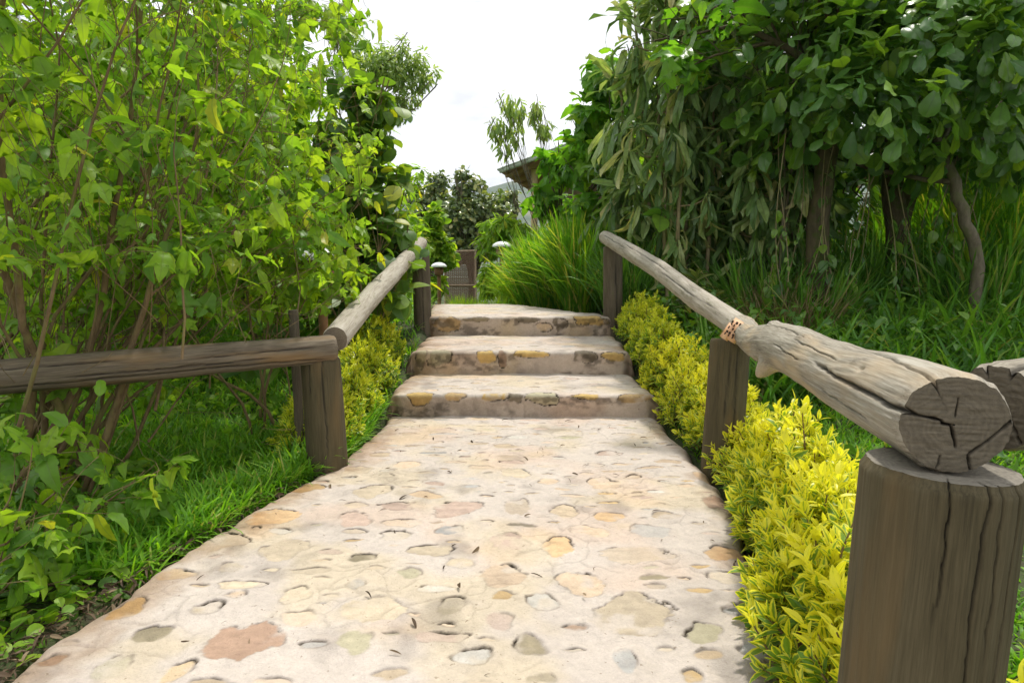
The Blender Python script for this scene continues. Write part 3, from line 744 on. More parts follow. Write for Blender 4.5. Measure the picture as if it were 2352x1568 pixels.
# ------------------------------------------------------------------ leaf materials
G = lambda *c: c
L_LIME = leaf_mat('lime_leaf', [(0, (.14, .26, .022)), (.5, (.22, .37, .026)), (.95, (.33, .44, .03)), (1, (.44, .40, .03))], (1.9, 1.9, .8), .52, .45, (.18, .27, .05))
L_TITH = leaf_mat('lobed_shrub_leaf', [(0, (.095, .21, .03)), (.5, (.17, .32, .03)), (.97, (.28, .41, .03)), (1, (.38, .34, .04))], (2.0, 2.0, .7), .47, .45, (.16, .24, .07))
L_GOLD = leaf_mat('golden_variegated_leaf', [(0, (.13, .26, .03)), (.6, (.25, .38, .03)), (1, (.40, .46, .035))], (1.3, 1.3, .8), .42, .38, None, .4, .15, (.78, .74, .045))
L_GOLD2 = leaf_mat('lime_variegated_leaf', [(0, (.10, .24, .03)), (.6, (.20, .36, .03)), (1, (.34, .45, .035))], (1.3, 1.3, .8), .42, .38, None, .4, .15, (.68, .69, .045))
L_ROUND = leaf_mat('round_shrub_leaf', [(0, (.06, .13, .034)), (.6, (.10, .195, .038)), (.92, (.19, .28, .035)), (1, (.36, .36, .025))], (2.3, 2.2, .5), .40, .46, (.11, .16, .06), .35)
L_DARK = leaf_mat('dark_broad_leaf', [(0, (.055, .14, .032)), (.6, (.11, .22, .038)), (.95, (.18, .30, .04)), (1, (.20, .30, .035))], (2.2, 2.2, .5), .34, .33, (.08, .14, .05), .5)
L_DRAC = leaf_mat('dracaena_leaf', [(0, (.095, .18, .055)), (.5, (.19, .31, .10)), (.85, (.36, .45, .18)), (1, (.54, .49, .25))], (1.5, 1.5, .6), .38, .36, (.16, .18, .09), .5, .35)
L_BRT = leaf_mat('bright_lobed_leaf', [(0, (.09, .22, .025)), (.6, (.14, .31, .028)), (1, (.24, .36, .03))], (1.9, 2.0, .6), .47, .42, (.17, .28, .06))
L_GREY = leaf_mat('grey_green_small_leaf', [(0, (.13, .18, .07)), (.6, (.20, .26, .10)), (1, (.30, .33, .14))], (1.8, 1.9, .8), .5, .45, None)
L_WIL = leaf_mat('willow_leaf', [(0, (.17, .26, .08)), (.6, (.26, .36, .11)), (1, (.36, .42, .15))], (1.8, 1.8, .8), .5, .45, None)
L_LOQ = leaf_mat('glossy_far_leaf', [(0, (.08, .13, .045)), (.6, (.14, .20, .065)), (.9, (.25, .29, .10)), (1, (.36, .34, .13))], (1.8, 1.8, .6), .3, .28, None, .6)
L_GRASS = leaf_mat('lawn_blade', [(0, (.085, .22, .018)), (.6, (.15, .33, .02)), (.92, (.23, .39, .025)), (1, (.36, .34, .10))], (2.0, 2.1, .7), .4, .5, None)
L_TALL = leaf_mat('tall_grass_blade', [(0, (.075, .20, .02)), (.6, (.14, .31, .024)), (.85, (.27, .39, .024)), (1, (.48, .42, .13))], (2.1, 2.1, .6), .42, .42, None)
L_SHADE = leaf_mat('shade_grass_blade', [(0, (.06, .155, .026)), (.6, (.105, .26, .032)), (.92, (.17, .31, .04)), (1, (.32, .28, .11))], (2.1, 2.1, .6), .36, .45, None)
L_DRY = leaf_mat('dry_leaf', [(0, (.05, .03, .016)), (.6, (.10, .065, .035)), (1, (.26, .19, .11))], (1, 1, 1), .15, .7, None)
B_TWIG = bark_mat('brown_twig_bark', (.10, .066, .032), (.27, .19, .10), (.19, .165, .06), 24)
B_GREY = bark_mat('grey_bark', (.08, .066, .045), (.20, .17, .12), (.12, .12, .06), 24)
B_MOSS = bark_mat('mossy_bark', (.055, .045, .028), (.15, .12, .07), (.07, .085, .025), 22)
B_CANE = bark_mat('cane_bark', (.17, .13, .07), (.36, .29, .17), (.20, .20, .08), 20)

def gzz(x, y): return float(ground_z(np.array([x]), np.array([y]))[0])

def shrub(name, label, cat, group, base, stems, cfg, leaf, T, size, nleaf, bark, rng, spread=.9, grav=.4, extra=None, cull=None, leafname='leaves'):
    """stems: (dx, dy, direction, length, radius)"""
    base = np.array([base[0], base[1], gzz(base[0], base[1]) - .03])
    o = thing(name, base, label, cat, group)
    g = Grown()
    for dx, dy, d, L, r in stems:
        branch(rng, base + [dx, dy, 0], np.array(d, float), L, r, cfg['lv'], cfg, g)
    tb = g.tubes; tw = g.twigs
    if cull is not None:
        tb = [t for t in tb if cull(t[0])]; tw = [t for t in tw if cull(t)]
    tubes_mesh('stems', tb, bark, o)
    Ls = [twig_leaves(rng, tw, nleaf, size, spread, grav)]
    if extra is not None: Ls.append(extra)
    Lm = merge(*Ls)
    if cull is not None:
        k = np.array([cull(p[None]) for p in Lm['pos']]); Lm = {q: v[k] for q, v in Lm.items()}
    leaf_mesh(leafname, T, Lm, leaf, o, rng)
    return o

def off_path(P):
    """keep growth off the walkway and out of the posts' own space"""
    P = np.asarray(P); m = (P[:, 0] > xl(P[:, 1]) - .02) & (P[:, 0] < xr(P[:, 1]) + .02) & (P[:, 2] < 2.2) & (P[:, 1] < 9)
    return not m.any()

def far_tree(name, label, cat, group, x, y, zt, blobs, n, size, leaf, T, bark, seed, trunk=.12, grav=.4, clump=5):
    r = np.random.default_rng(seed); z = gzz(x, y) - .1; sub = []
    for b in blobs:               # break every mass of the crown into smaller leafy clumps with gaps between
        b = np.array(b, float)
        for q in range(clump): sub.append(np.r_[b[:3] + norm(r.normal(size=3)) * b[3:] * r.uniform(.35, .85), b[3:] * r.uniform(.30, .55)])
        sub.append(np.r_[b[:3], b[3:] * .5])
    o = thing(name, (x, y, z), label, cat, group); tb = []
    for b in blobs:
        c = np.array(b[:3]); s = np.array([x, y, z + .3 * (zt - z)])
        mid = (s + c) / 2 + r.normal(0, .12, 3)
        tb.append((np.array([[x, y, z], s, mid, c]), np.array([trunk, trunk * .8, trunk * .45, trunk * .15]), 6))
        for _ in range(5):
            e = c + norm(r.normal(size=3)) * np.array(b[3:]) * .9
            tb.append((np.array([mid, (mid + e) / 2 + r.normal(0, .05, 3), e]), np.array([trunk * .3, trunk * .2, .006]), 4))
    tubes_mesh('trunk', tb, bark, o)
    leaf_mesh('crown', T, blob_leaves(r, sub, n, size, grav), leaf, o, r)
    return o
def B_(px, py, Y, wpx, hpx, dep=None):
    c = at(px, py, Y); k = Y / 1568
    return (c[0], c[1], c[2], wpx * k / 2, (dep or wpx * k / 2), hpx * k / 2)
# ------------------------------------------------------------------ left: big leaning shrubs with lobed leaves
TC = dict(lv=3, seg=[4, 5, 7, 9], wob=.13, trop=[-.10, .05, .10, .10], taper=.75, kids=[0, 3, 4, 7], len=[0, .40, .46, .42], ang=(.3, .9), t0=.22, rk=.5)
def lean(rng, n, sx, sy, dx, dy, up, L, r, spread=.35):
    return [(rng.normal(0, sx), rng.normal(0, sy), norm(np.array([dx, dy, up]) + rng.normal(0, spread, 3) * [1, 1, .4]), L * rng.uniform(.65, 1.25), r * rng.uniform(.6, 1.25)) for _ in range(n)]
cr = np.random.default_rng(5)
def keep_left(zmax=9, sparse=.07, xmax=None):
    def f(P):
        if not off_path(P): return False
        P = np.asarray(P)
        lim = -.78 - .42 * np.clip(3.6 - P[:, 1], 0, 3) * (P[:, 2] < 1.6) - .12 * np.clip(P[:, 2] - 1.2, 0, 2)
        if not ((P[:, 0] < lim).all() and (P[:, 1] > 1.5).all() and (P[:, 2] < zmax).all()): return False
        if xmax is not None and not (P[:, 0] < xmax).all(): return False
        e = P[-1]
        if e[2] < .78 and e[0] > -1.85 and 2.75 < e[1] < 5.3: return cr.random() < .05
        rail = 3.41 + (e[0] + .89) * .59
        if e[1] < rail + .08 and e[2] > .30 and e[2] < 1.05: return cr.random() < sparse
        return True
    return f
# zmax keeps the crowns as low as the photograph shows against the sky
r = np.random.default_rng(21)
GS = 'lobed leaf shrubs along the left side'
TA = dict(TC, kids=[0, 4, 5, 6], wob=.12, t0=.10, rk=.48, trop=[-.10, .0, .02, -.05])
shrub('leafy_shrub', 'tall leaning shrub with many brown stems rising beside the brown lower rail', 'shrub', GS, (-2.20, 3.05), lean(r, 24, .24, .14, .50, .02, 1.0, 2.8, .017, .24), TA, L_TITH, T_LOBED, .112, 1.75, B_TWIG, r, .85, .6, None, keep_left(9, .14))
r = np.random.default_rng(22)
shrub('leafy_shrub', 'yellow green lobed shrub reaching over towards the left foreground post', 'shrub', GS, (-2.35, 3.4), lean(r, 20, .26, .14, .62, .0, .90, 2.5, .013, .24), TA, L_LIME, T_LOBED, .10, 2.4, B_TWIG, r, .85, .55, None, keep_left())
r = np.random.default_rng(27)
shrub('leafy_shrub', 'bright lime lobed shrub hanging in front of the white domed lamp', 'shrub', GS, (-1.60, 4.25), lean(r, 9, .12, .12, .05, 0, 1.0, 1.25, .010, .2), dict(TA, t0=.45), L_LIME, T_LOBED, .12, 1.3, B_TWIG, r, .85, .7, None, keep_left(2.2, .07, -.93))
r = np.random.default_rng(23)
shrub('leafy_shrub', 'lime leaved shrub behind the stake and left lawn', 'shrub', GS, (-2.2, 6.9), lean(r, 14, .3, .25, .06, 0, 1.0, 2.2, .016), TA, L_LIME, T_LOBED, .16, 3.6, B_TWIG, r, .85, .5, None, keep_left(3.0, .07, -1.75))
r = np.random.default_rng(24)
shrub('leafy_shrub', 'backlit shrub deep behind the leaning stems on the far left', 'shrub', GS, (-4.1, 6.6), lean(r, 18, .6, .35, .1, 0, 1.0, 2.9, .018), TA, L_LIME, T_LOBED, .17, 3.8, B_TWIG, r, .85, .5, None, keep_left())
r = np.random.default_rng(25)
TL = dict(TC, lv=2, kids=[0, 3, 5], seg=[4, 6, 8], len=[0, .5, .5], trop=[-.1, 0, .1])
shrub('leafy_shrub', 'low sprouting shrub with bright green lobed leaves below the brown lower rail', 'shrub', GS, (-2.02, 2.58), lean(r, 12, .12, .10, .30, -.25, .55, .80, .011, .45), TL, L_TITH, T_LOBED, .12, 3.4, B_TWIG, r, .85, .3, None, keep_left(1.2, .03, -1.30))
r = np.random.default_rng(26)
shrub('leafy_shrub', 'small leafy sprout at the dark soil edge of the path in the near left corner', 'shrub', GS, (-1.66, 1.98), lean(r, 8, .07, .08, -.10, -.05, .7, .46, .006, .5), TL, L_TITH, T_LOBED, .11, 3.0, B_TWIG, r, .85, .3, None, lambda P: bool((np.asarray(P)[:, 1] > 1.3).all() and (np.asarray(P)[:, 0] < -1.36).all() and (np.asarray(P)[:, 2] < .55).all()))

# ------------------------------------------------------------------ left: round leaved shrub, lime shrub, small leaved tree
RC = dict(lv=2, seg=[4, 6, 8], wob=.10, trop=[0, .1, .1], taper=.7, kids=[0, 4, 7], len=[0, .42, .48], ang=(.4, 1.0), t0=.2, rk=.5)
far_tree('round_leaf_shrub', 'tall dark shrub with big round leaves behind the greyer left rail', 'shrub', None, -1.35, 6.3, 2.4,
  [B_(875, 240, 6.3, 120, 130), B_(850, 330, 6.3, 170, 150), B_(825, 430, 6.3, 150, 150), B_(890, 430, 6.2, 110, 120), B_(800, 540, 6.4, 150, 160), B_(895, 540, 6.2, 120, 140), B_(870, 650, 6.2, 130, 130), B_(800, 220, 6.4, 110, 120), B_(770, 340, 6.5, 110, 130), B_(940, 585, 6.1, 50, 60)], 880, .15, L_ROUND, T_ROUND, B_TWIG, 31, .018, .3)
r = np.random.default_rng(32)
shrub('round_leaf_shrub', 'low round leaved shrub around the foot of the dark upper left post', 'shrub', None, (-1.30, 6.0), lean(r, 10, .16, .22, .12, -.1, .8, .85, .010, .4), TL, L_ROUND, T_ROUND, .15, 4.2, B_TWIG, r, .85, .25, None, lambda P: bool((np.asarray(P)[:, 0] < -.86).all()))
r = np.random.default_rng(33)
shrub('lime_shrub', 'bright yellow green shrub behind the dark upper left post', 'shrub', None, (-1.75, 9.6), lean(r, 12, .35, .3, .1, 0, 1.0, 1.5, .012, .4), RC, L_LIME, T_LANCE, .20, 9, B_TWIG, r, .85, .4, None, lambda P: bool((np.asarray(P)[:, 0] < -.125 * np.asarray(P)[:, 1]).all()))
far_tree('small_leaf_tree', 'feathery grey green tree rising above the round leaved shrub', 'tree', None, -2.2, 9.2, 8.5,
  [B_(800, 110, 9.2, 90, 150), B_(850, 170, 9.2, 150, 170), B_(915, 150, 9.2, 90, 120), B_(955, 135, 9.2, 60, 100), B_(880, 260, 9.2, 150, 130), B_(978, 185, 9.2, 60, 60), B_(930, 180, 9.2, 90, 90), B_(935, 225, 9.2, 80, 80), B_(770, 70, 9.2, 60, 90), B_(930, 105, 9.2, 30, 70), B_(800, 50, 9.2, 30, 40)], 5200, .095, L_WIL, T_LANCE, B_GREY, 34, .012, .7)
r = np.random.default_rng(35)
SC = dict(lv=3, seg=[4, 5, 6, 8], wob=.12, trop=[-.05, .1, .15, .1], taper=.7, kids=[0, 5, 5, 7], len=[0, .42, .46, .5], ang=(.35, .9), t0=.3, rk=.5)
shrub('small_leaf_tree', 'yellow green tree crown high at the top of the left shrubs', 'tree', None, (-3.6, 7.6), lean(r, 6, .2, .2, .10, -.05, 1.0, 3.7, .04, .22), SC, L_LIME, T_OVATE, .12, 6, B_TWIG, r, .8, .35, None, lambda P: bool((np.asarray(P)[:, 0] < -2.15).all()), 'crown')

# backdrop shrubs on the left
for i, (px, Yb, n, lf, lab) in enumerate([(60, 9.0, 3600, L_LIME, 'dense lime shrub far left behind the leaning stems'), (380, 9.6, 3600, L_TITH, 'mid green shrub beyond the left lawn'), (640, 10.4, 3000, L_LIME, 'yellow green shrub beyond the white domed lamp')]):
    up = [0, 0, -60][i]
    far_tree('backdrop_shrub', lab, 'shrub', 'shrubs closing the view on the left', at(px, 600, Yb)[0], Yb, 2.4,
      [B_(px - 120, 620, Yb, 260, 240), B_(px + 110, 620, Yb, 240, 240), B_(px, 470, Yb, 300, 220), B_(px - 110, 330 - up * 2, Yb, 230, 220), B_(px + 100, 360 - up * 3, Yb, 200, 200), B_(px, 700, Yb, 320, 120)] + ([B_(px, 180, Yb, 300, 240)] if i < 2 else []), n, .19, lf, T_OVATE, B_TWIG, 41 + i, .04, .4)

# ------------------------------------------------------------------ far middle
Y = 21
far_tree('evergreen_tree', 'glossy dark tree standing straight behind the woven gate', 'tree', 'glossy dark trees beyond the gate', at(1085, 600, Y)[0], Y, 3,
  [B_(1085, 500, Y, 150, 110), B_(1130, 480, Y, 110, 90), B_(1050, 540, Y, 130, 120), B_(1090, 560, Y, 150, 90), B_(1075, 425, Y, 90, 60), B_(1065, 398, Y, 50, 36)], 4200, .18, L_LOQ, T_OBOV, B_GREY, 51, .14)
far_tree('evergreen_tree', 'dark tree with a ragged top left of the gate', 'tree', 'glossy dark trees beyond the gate', at(990, 600, Y + 2)[0], Y + 2, 3,
  [B_(985, 470, Y + 2, 120, 100), B_(1010, 425, Y + 2, 60, 60), B_(1005, 405, Y + 2, 36, 28), B_(945, 440, Y + 2, 60, 60), B_(990, 550, Y + 2, 150, 100), B_(938, 420, Y + 2, 26, 30)], 3000, .18, L_LOQ, T_OBOV, B_GREY, 52, .12)
far_tree('evergreen_tree', 'small dark tree between the gate and the timber roof', 'tree', 'glossy dark trees beyond the gate', at(1165, 600, Y + 3)[0], Y + 3, 3,
  [B_(1150, 470, Y + 3, 80, 60), B_(1175, 525, Y + 3, 90, 60), B_(1180, 440, Y + 3, 30, 24)], 900, .18, L_LOQ, T_OBOV, B_GREY, 53, .1)
r = np.random.default_rng(54)
p = at(1145, 600, 14.5)
far_tree('bamboo_like_shrub', 'pale lime arching shrub just right of the woven gate', 'shrub', None, p[0], 14.5, 1.6,
  [B_(1155, 515, 14.5, 90, 70), B_(1130, 560, 14.5, 70, 90), B_(1185, 545, 14.5, 80, 80), B_(1120, 640, 14.5, 60, 80)], 3200, .22, L_LIME, T_LANCE, B_CANE, 55, .03, 1.0)
far_tree('lime_shrub', 'yellow green bush left of the woven gate', 'shrub', None, at(985, 600, 15.5)[0], 15.5, 1.6,
  [B_(975, 545, 15.5, 70, 90), B_(1005, 590, 15.5, 60, 90), B_(960, 620, 15.5, 60, 90), B_(1000, 660, 15.5, 50, 60), B_(1000, 500, 15.5, 40, 50)], 2000, .20, L_LIME, T_OVATE, B_TWIG, 56, .03, .4)

# tall grass clumps behind the landing
def tall_grass(name, label, cat, group, pts, n, h, leaf, seed, wid=1.0, lean_=.11, T=None):
    r = np.random.default_rng(seed); pts = np.array(pts, float)
    c = pts.mean(0); o = thing(name, (c[0], c[1], gzz(c[0], c[1])), label, cat, group)
    k = r.integers(0, len(pts), n); a = r.uniform(0, 2 * pi, n); q = np.sqrt(r.random(n)) * pts[k, 2]
    x = pts[k, 0] + np.cos(a) * q; y = pts[k, 1] + np.sin(a) * q
    pos = np.stack([x, y, ground_z(x, y) - .02 + r.uniform(0, .25, n) * h * (r.random(n) < .5)], 1)
    out = np.stack([np.cos(a), np.sin(a), 0 * a], 1) * (lean_ * r.uniform(.1, 1, n))[:, None] + r.normal(0, .17, (n, 3)) + np.array([0, 0, 1])
    nr = -np.stack([np.cos(a), np.sin(a), 0 * a], 1) * .6 + r.normal(0, .8, (n, 3))
    size = h * r.uniform(.5, 1.15, n)
    leaf_mesh('blades', T or T_TALL, dict(pos=pos, dir=norm(out), nrm=nr, size=size, width=.80 * wid * r.uniform(.7, 1.3, n)), leaf, o, r)
    return o
def g3(px, Y, rad): return (at(px, 600, Y)[0], Y, rad)
tall_grass('tall_grass_clump', 'bright lime clump of tall grass beyond the landing, nearest the gate', 'grass clump', 'tall grass clumps beyond the landing', [g3(1200, 11, .22), g3(1215, 11.2, .3), g3(1235, 11.3, .35)], 3200, .82, L_LIME, 61, 1.0)
tall_grass('tall_grass_clump', 'widest deep green clump of tall grass at the middle of the landing', 'grass clump', 'tall grass clumps beyond the landing', [g3(1255, 10.0, .40), g3(1290, 9.8, .45), g3(1265, 9.3, .25)], 4200, .95, L_TALL, 62, 1.1)
tall_grass('tall_grass_clump', 'tall grass clump leaning against the dark post at the top of the right rail', 'grass clump', 'tall grass clumps beyond the landing', [g3(1330, 9.2, .4), g3(1375, 8.9, .35), g3(1340, 8.3, .22)], 3800, 1.05, L_TALL, 63, 1.1)
tall_grass('short_grass_tuft', 'low yellow green tuft growing at the back edge of the landing', 'grass clump', None, [g3(1085, 10.3, .2), g3(1120, 10.2, .25), g3(1060, 10.6, .12)], 900, .30, L_LIME, 64, 1.2, .8)
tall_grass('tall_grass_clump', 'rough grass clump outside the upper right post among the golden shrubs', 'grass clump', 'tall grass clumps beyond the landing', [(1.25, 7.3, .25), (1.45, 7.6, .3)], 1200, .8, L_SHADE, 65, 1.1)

# willow like sapling in front of the roof
b = at(1285, 600, 11.5)
far_tree('willow_sapling', 'thin sapling with drooping narrow leaves in front of the timber roof', 'tree', None, b[0], 11.5, 2.6,
  [B_(1168, 232, 11.5, 64, 96), B_(1146, 285, 11.5, 54, 90), B_(1188, 305, 11.5, 60, 90), B_(1230, 245, 11.5, 44, 60), B_(1252, 288, 11.5, 56, 80), B_(1160, 350, 11.5, 44, 44)], 520, .16, L_WIL, T_LANCE, B_GREY, 71, .014, 1.3, 3)
# bright lobed leaf shrubs between the roof and the dracaena
far_tree('lobed_leaf_shrub', 'tall shrub with large bright lobed leaves left of the dracaenas', 'shrub', None, at(1380, 600, 8.8)[0], 8.8, 2.6,
  [B_(1400, 180, 8.8, 120, 130), B_(1370, 260, 8.8, 130, 140), B_(1340, 350, 8.8, 120, 130), B_(1410, 370, 8.9, 150, 160), B_(1390, 480, 8.8, 170, 130)], 720, .26, L_BRT, T_LOBED, B_GREY, 72, .03, .5)
far_tree('lobed_leaf_shrub', 'lower lobed leaf shrub under the timber roof edge', 'shrub', None, at(1300, 600, 10.2)[0], 10.2, 2.0,
  [B_(1240, 440, 10.2, 50, 50), B_(1275, 395, 10.2, 70, 80), B_(1258, 372, 10.2, 44, 60), B_(1300, 345, 10.2, 70, 80), B_(1240, 465, 10.2, 60, 60), B_(1310, 490, 10.2, 130, 100), B_(1350, 560, 10.2, 150, 100), B_(1270, 540, 10.2, 80, 60)], 640, .26, L_BRT, T_LOBED, B_GREY, 73, .022, .6)

# ------------------------------------------------------------------ right: dracaena canes
def dracaena(label, canes, seed, n=105, ls=.40):
    r = np.random.default_rng(seed); x0, y0 = canes[0][0], canes[0][1]
    o = thing('dracaena', (x0, y0, gzz(x0, y0)), label, 'dracaena', 'dracaenas screening the right side'); tb = []; pos, dr, nr, sz = [], [], [], []
    for x, y, h, lx, ly in canes:
        z = gzz(x, y) - .05; t = np.linspace(0, 1, 12)
        P = np.stack([x + lx * t ** 1.4 + r.normal(0, .018, 12), y + ly * t ** 1.4 + r.normal(0, .018, 12), z + (h - z) * t], 1)
        tb.append((P, np.interp(t, [0, 1], [.026, .014]), 7))
        m = int(n * r.uniform(.8, 1.2)); tt = np.clip(1 - r.random(m) ** 1.15, .05, 1)
        hh = r.random(m) < .25; tt[hh] = r.uniform(.93, 1, hh.sum())
        for k in range(m):
            q = np.array([np.interp(tt[k], t, P[:, i]) for i in range(3)]); a = r.uniform(0, 6.28)
            out = np.array([math.cos(a), math.sin(a), 0]); top = tt[k] > .9
            d = out * r.uniform(.5, 1) + np.array([0, 0, r.uniform(.1, .9) if top else r.uniform(-1.9, -.2)])
            pos.append(q + out * .02); dr.append(d); nr.append(np.array([0, 0, 1]) + out * .5 + r.normal(0, .35, 3)); sz.append(ls * r.uniform(.5, 1.35))
        # fleshy side shoots bear drooping heads of leaves
        for j in range(7):
            tq = r.uniform(.25, 1); q = np.array([np.interp(tq, t, P[:, i]) for i in range(3)]); a = r.uniform(0, 6.28)
            e = q + np.array([math.cos(a), math.sin(a), .2]) * r.uniform(.12, .35)
            tb.append((np.array([q, (q + e) / 2 + [0, 0, -.03], e]), np.array([.010, .009, .007]), 5))
            for k in range(16):
                a2 = r.uniform(0, 6.28); out = np.array([math.cos(a2), math.sin(a2), 0])
                pos.append(e + r.normal(0, .03, 3)); dr.append(out * .6 + [0, 0, r.uniform(-1.4, .2)]); nr.append(np.array([0, 0, 1]) + out * .5 + r.normal(0, .35, 3)); sz.append(ls * r.uniform(.6, 1.3))
    tubes_mesh('canes', tb, B_CANE, o)
    dr = norm(np.array(dr))
    leaf_mesh('leaves', T_STRAP, dict(pos=np.array(pos), dir=dr, nrm=np.array(nr), size=np.array(sz), width=r.uniform(.48, .82, len(pos))), L_DRAC, o, r)
def D(px, Y, h, lx=0, ly=0): return (at(px, 600, Y)[0], Y, h, lx, ly)
dracaena('leftmost dracaena, its pale drooping leaves against the sky', [D(1500, 7.6, 3.75, -.30, -.1), D(1475, 7.8, 3.1, -.35, -.1), D(1520, 7.3, 3.9, -.12, -.1)], 81)
dracaena('dracaena with bare tan canes just behind the top of the right rail', [D(1530, 7.1, 3.7, -.05, 0), D(1560, 7.0, 3.9, 0, 0), D(1575, 7.4, 3.4, .1, 0)], 82)
dracaena('dracaena with the longest hanging leaves, second from the broadleaf tree', [D(1625, 7.2, 3.9, .02, 0), D(1650, 7.5, 3.6, 0, .1), D(1600, 7.7, 3.2, 0, 0)], 83)
dracaena('shaded dracaena beside the moss covered trunk', [D(1720, 7.3, 3.5, 0, 0), D(1760, 7.6, 3.1, .1, 0), D(1690, 7.7, 3.5, 0, 0)], 84)
dracaena('low hanging dracaena directly left of the mossy trunk, under the broad leaves', [D(1775, 6.8, 2.3, 0, -.1), D(1815, 6.9, 2.2, .05, -.1), D(1740, 6.9, 2.5, 0, -.1)], 86)
dracaena('short dracaena filling in below the lobed leaf shrub', [D(1440, 8.2, 2.3, -.2, 0), D(1470, 8.3, 2.0, -.1, 0), D(1420, 8.6, 1.7, -.1, 0)], 85, 130, .28)

# ------------------------------------------------------------------ right: broadleaf trees
BT = dict(lv=3, seg=[4, 5, 7, 8], wob=.11, trop=[-.1, 0, .15, .2], taper=.55, kids=[0, 4, 5, 6], len=[0, .42, .5, .55], ang=(.5, 1.15), t0=.45, rk=.6)
def broad(label, trunks, blobs, n, size, leaf, T, seed, name='broadleaf_tree', bark=B_MOSS, group='broadleaf trees on the right'):
    r = np.random.default_rng(seed); x, y = trunks[0][0][0][0], trunks[0][0][0][1]
    o = thing(name, (x, y, gzz(x, y)), label, 'tree', group); g = Grown(); tb = []
    for P, Rr in trunks:
        P = np.array(P, float); P[0, 2] = gzz(P[0, 0], P[0, 1]) - .1
        t = np.linspace(0, len(P) - 1, 14)
        Q = np.stack([np.interp(t, range(len(P)), P[:, i]) for i in range(3)], 1) + r.normal(0, .012, (14, 3))
        tb.append((Q, np.interp(t, range(len(P)), Rr), 10))
        for k in range(5):
            d = norm(P[-1] - P[-2]) if k == 0 else perp_rot(norm(P[-1] - P[-2]), r.uniform(.4, 1.2), r)
            branch(r, Q[-1 - (k % 4)], d, 1.5 * r.uniform(.7, 1.2), Rr[-1] * .7, 2, dict(BT, seg=BT['seg'][:3], kids=[0, 4, 5], len=[0, .45, .55]), g)
    tubes_mesh('trunk', tb + g.tubes, bark, o)
    Lm = merge(twig_leaves(r, g.twigs, 4, size, .85, .2), blob_leaves(r, blobs, n, size, .12, .15, .24))
    keep = Lm['pos'][:, 0] > .75 + .1 * Lm['pos'][:, 1]
    Lm = {k: v[keep] for k, v in Lm.items()}
    Lm['width'] = r.uniform(.62, .98, len(Lm['pos']))
    leaf_mesh('crown', T, Lm, leaf, o, r)
t1 = at(1885, 690, 6.4); t1m = at(1880, 480, 6.4); t1t = at(1905, 330, 6.3)
broad('broadleaf tree on the thick mossy trunk right of the dracaenas', [([t1, t1m, t1t, t1t + [.1, -.1, .6]], [.115, .10, .085, .06])],
      [B_(1850, 120, 6.0, 330, 330, .8), B_(1980, 230, 5.6, 360, 260, .8), B_(1800, 300, 6.3, 240, 200, .5), B_(1950, -30, 6.4, 500, 300, 1.1), B_(1980, -260, 7, 500, 200, 1.0)], 1900, .185, L_DARK, T_OBOV, 91)
t2 = at(2070, 700, 6.9); t2m = at(2060, 500, 6.9); t2a = at(2035, 330, 6.8); t2b = at(2120, 360, 6.9)
broad('broadleaf tree with a dark forked trunk in the shade behind the lawn', [([t2, t2m, t2a, t2a + [0, 0, .6]], [.12, .11, .085, .05]), ([t2 + [.05, 0, .5], t2m + [.03, 0, .02], t2b, t2b + [.3, 0, .5]], [.10, .09, .075, .05])],
      [B_(2130, 100, 5.6, 420, 300, .9), B_(2250, 240, 5.8, 360, 260, .8), B_(2100, 340, 6.3, 260, 180, .5), B_(2200, -80, 6.2, 500, 260, 1.1), B_(2250, -300, 7, 500, 200, 1.0)], 1900, .185, L_DARK, T_OBOV, 92)
t3 = at(2250, 680, 5.9); t3m = at(2225, 520, 5.9); t3t = at(2195, 430, 5.9)
broad('slim tree with a pale speckled trunk near the right edge', [([t3, at(2248, 600, 5.9), t3m, t3t, t3t + [-.1, .2, .5]], [.052, .05, .048, .044, .035])], [B_(2300, 330, 6.3, 260, 200, .6), B_(2330, 90, 5.3, 240, 260, .5)], 500, .18, L_DARK, T_OBOV, 93, bark=B_GREY)
# bright sprays overhanging the dracaenas
r = np.random.default_rng(94)
b = at(1790, 600, 6.9)
shrub('lobed_leaf_shrub', 'tall lobed leaf shrub squeezed between the dracaenas and the mossy trunk', 'shrub', None, (b[0], 6.9), lean(r, 4, .08, .08, -.03, -.12, 1, 2.9, .022, .10), dict(RC, trop=[0, .1, .2], kids=[0, 4, 5], t0=.6), L_BRT, T_LOBED, .24, 6, B_GREY, r, .85, .35, leafname='crown')

# backdrop of shaded shrubs on the right
for i, (x, y, h, lf, lab) in enumerate([(3.6, 9.6, 3.6, L_DARK, 'dark shrub closing the gap behind the mossy trunk'), (5.6, 9.4, 3.6, L_DARK, 'dark shrub behind the forked trunk'), (7.6, 8.6, 3.4, L_ROUND, 'leafy shrub at the far right edge behind the long grass'),
                                        (2.6, 11.2, 2.4, L_ROUND, 'dim shrub behind the dracaena canes'), (9.5, 11, 4.6, L_TITH, 'sunlit shrub far behind the pale speckled trunk')]):
    r = np.random.default_rng(101 + i)
    shrub('backdrop_shrub', lab, 'shrub', 'shrubs closing the view on the right', (x, y), lean(r, 12, .6, .4, 0, 0, 1, h * .9, .03, .35), dict(RC, kids=[0, 5, 8]), lf, T_OVATE, .20, 9, B_MOSS, r, .85, .35, None, lambda P: bool((np.asarray(P)[:, 0] > .17 * np.asarray(P)[:, 1]).all()))
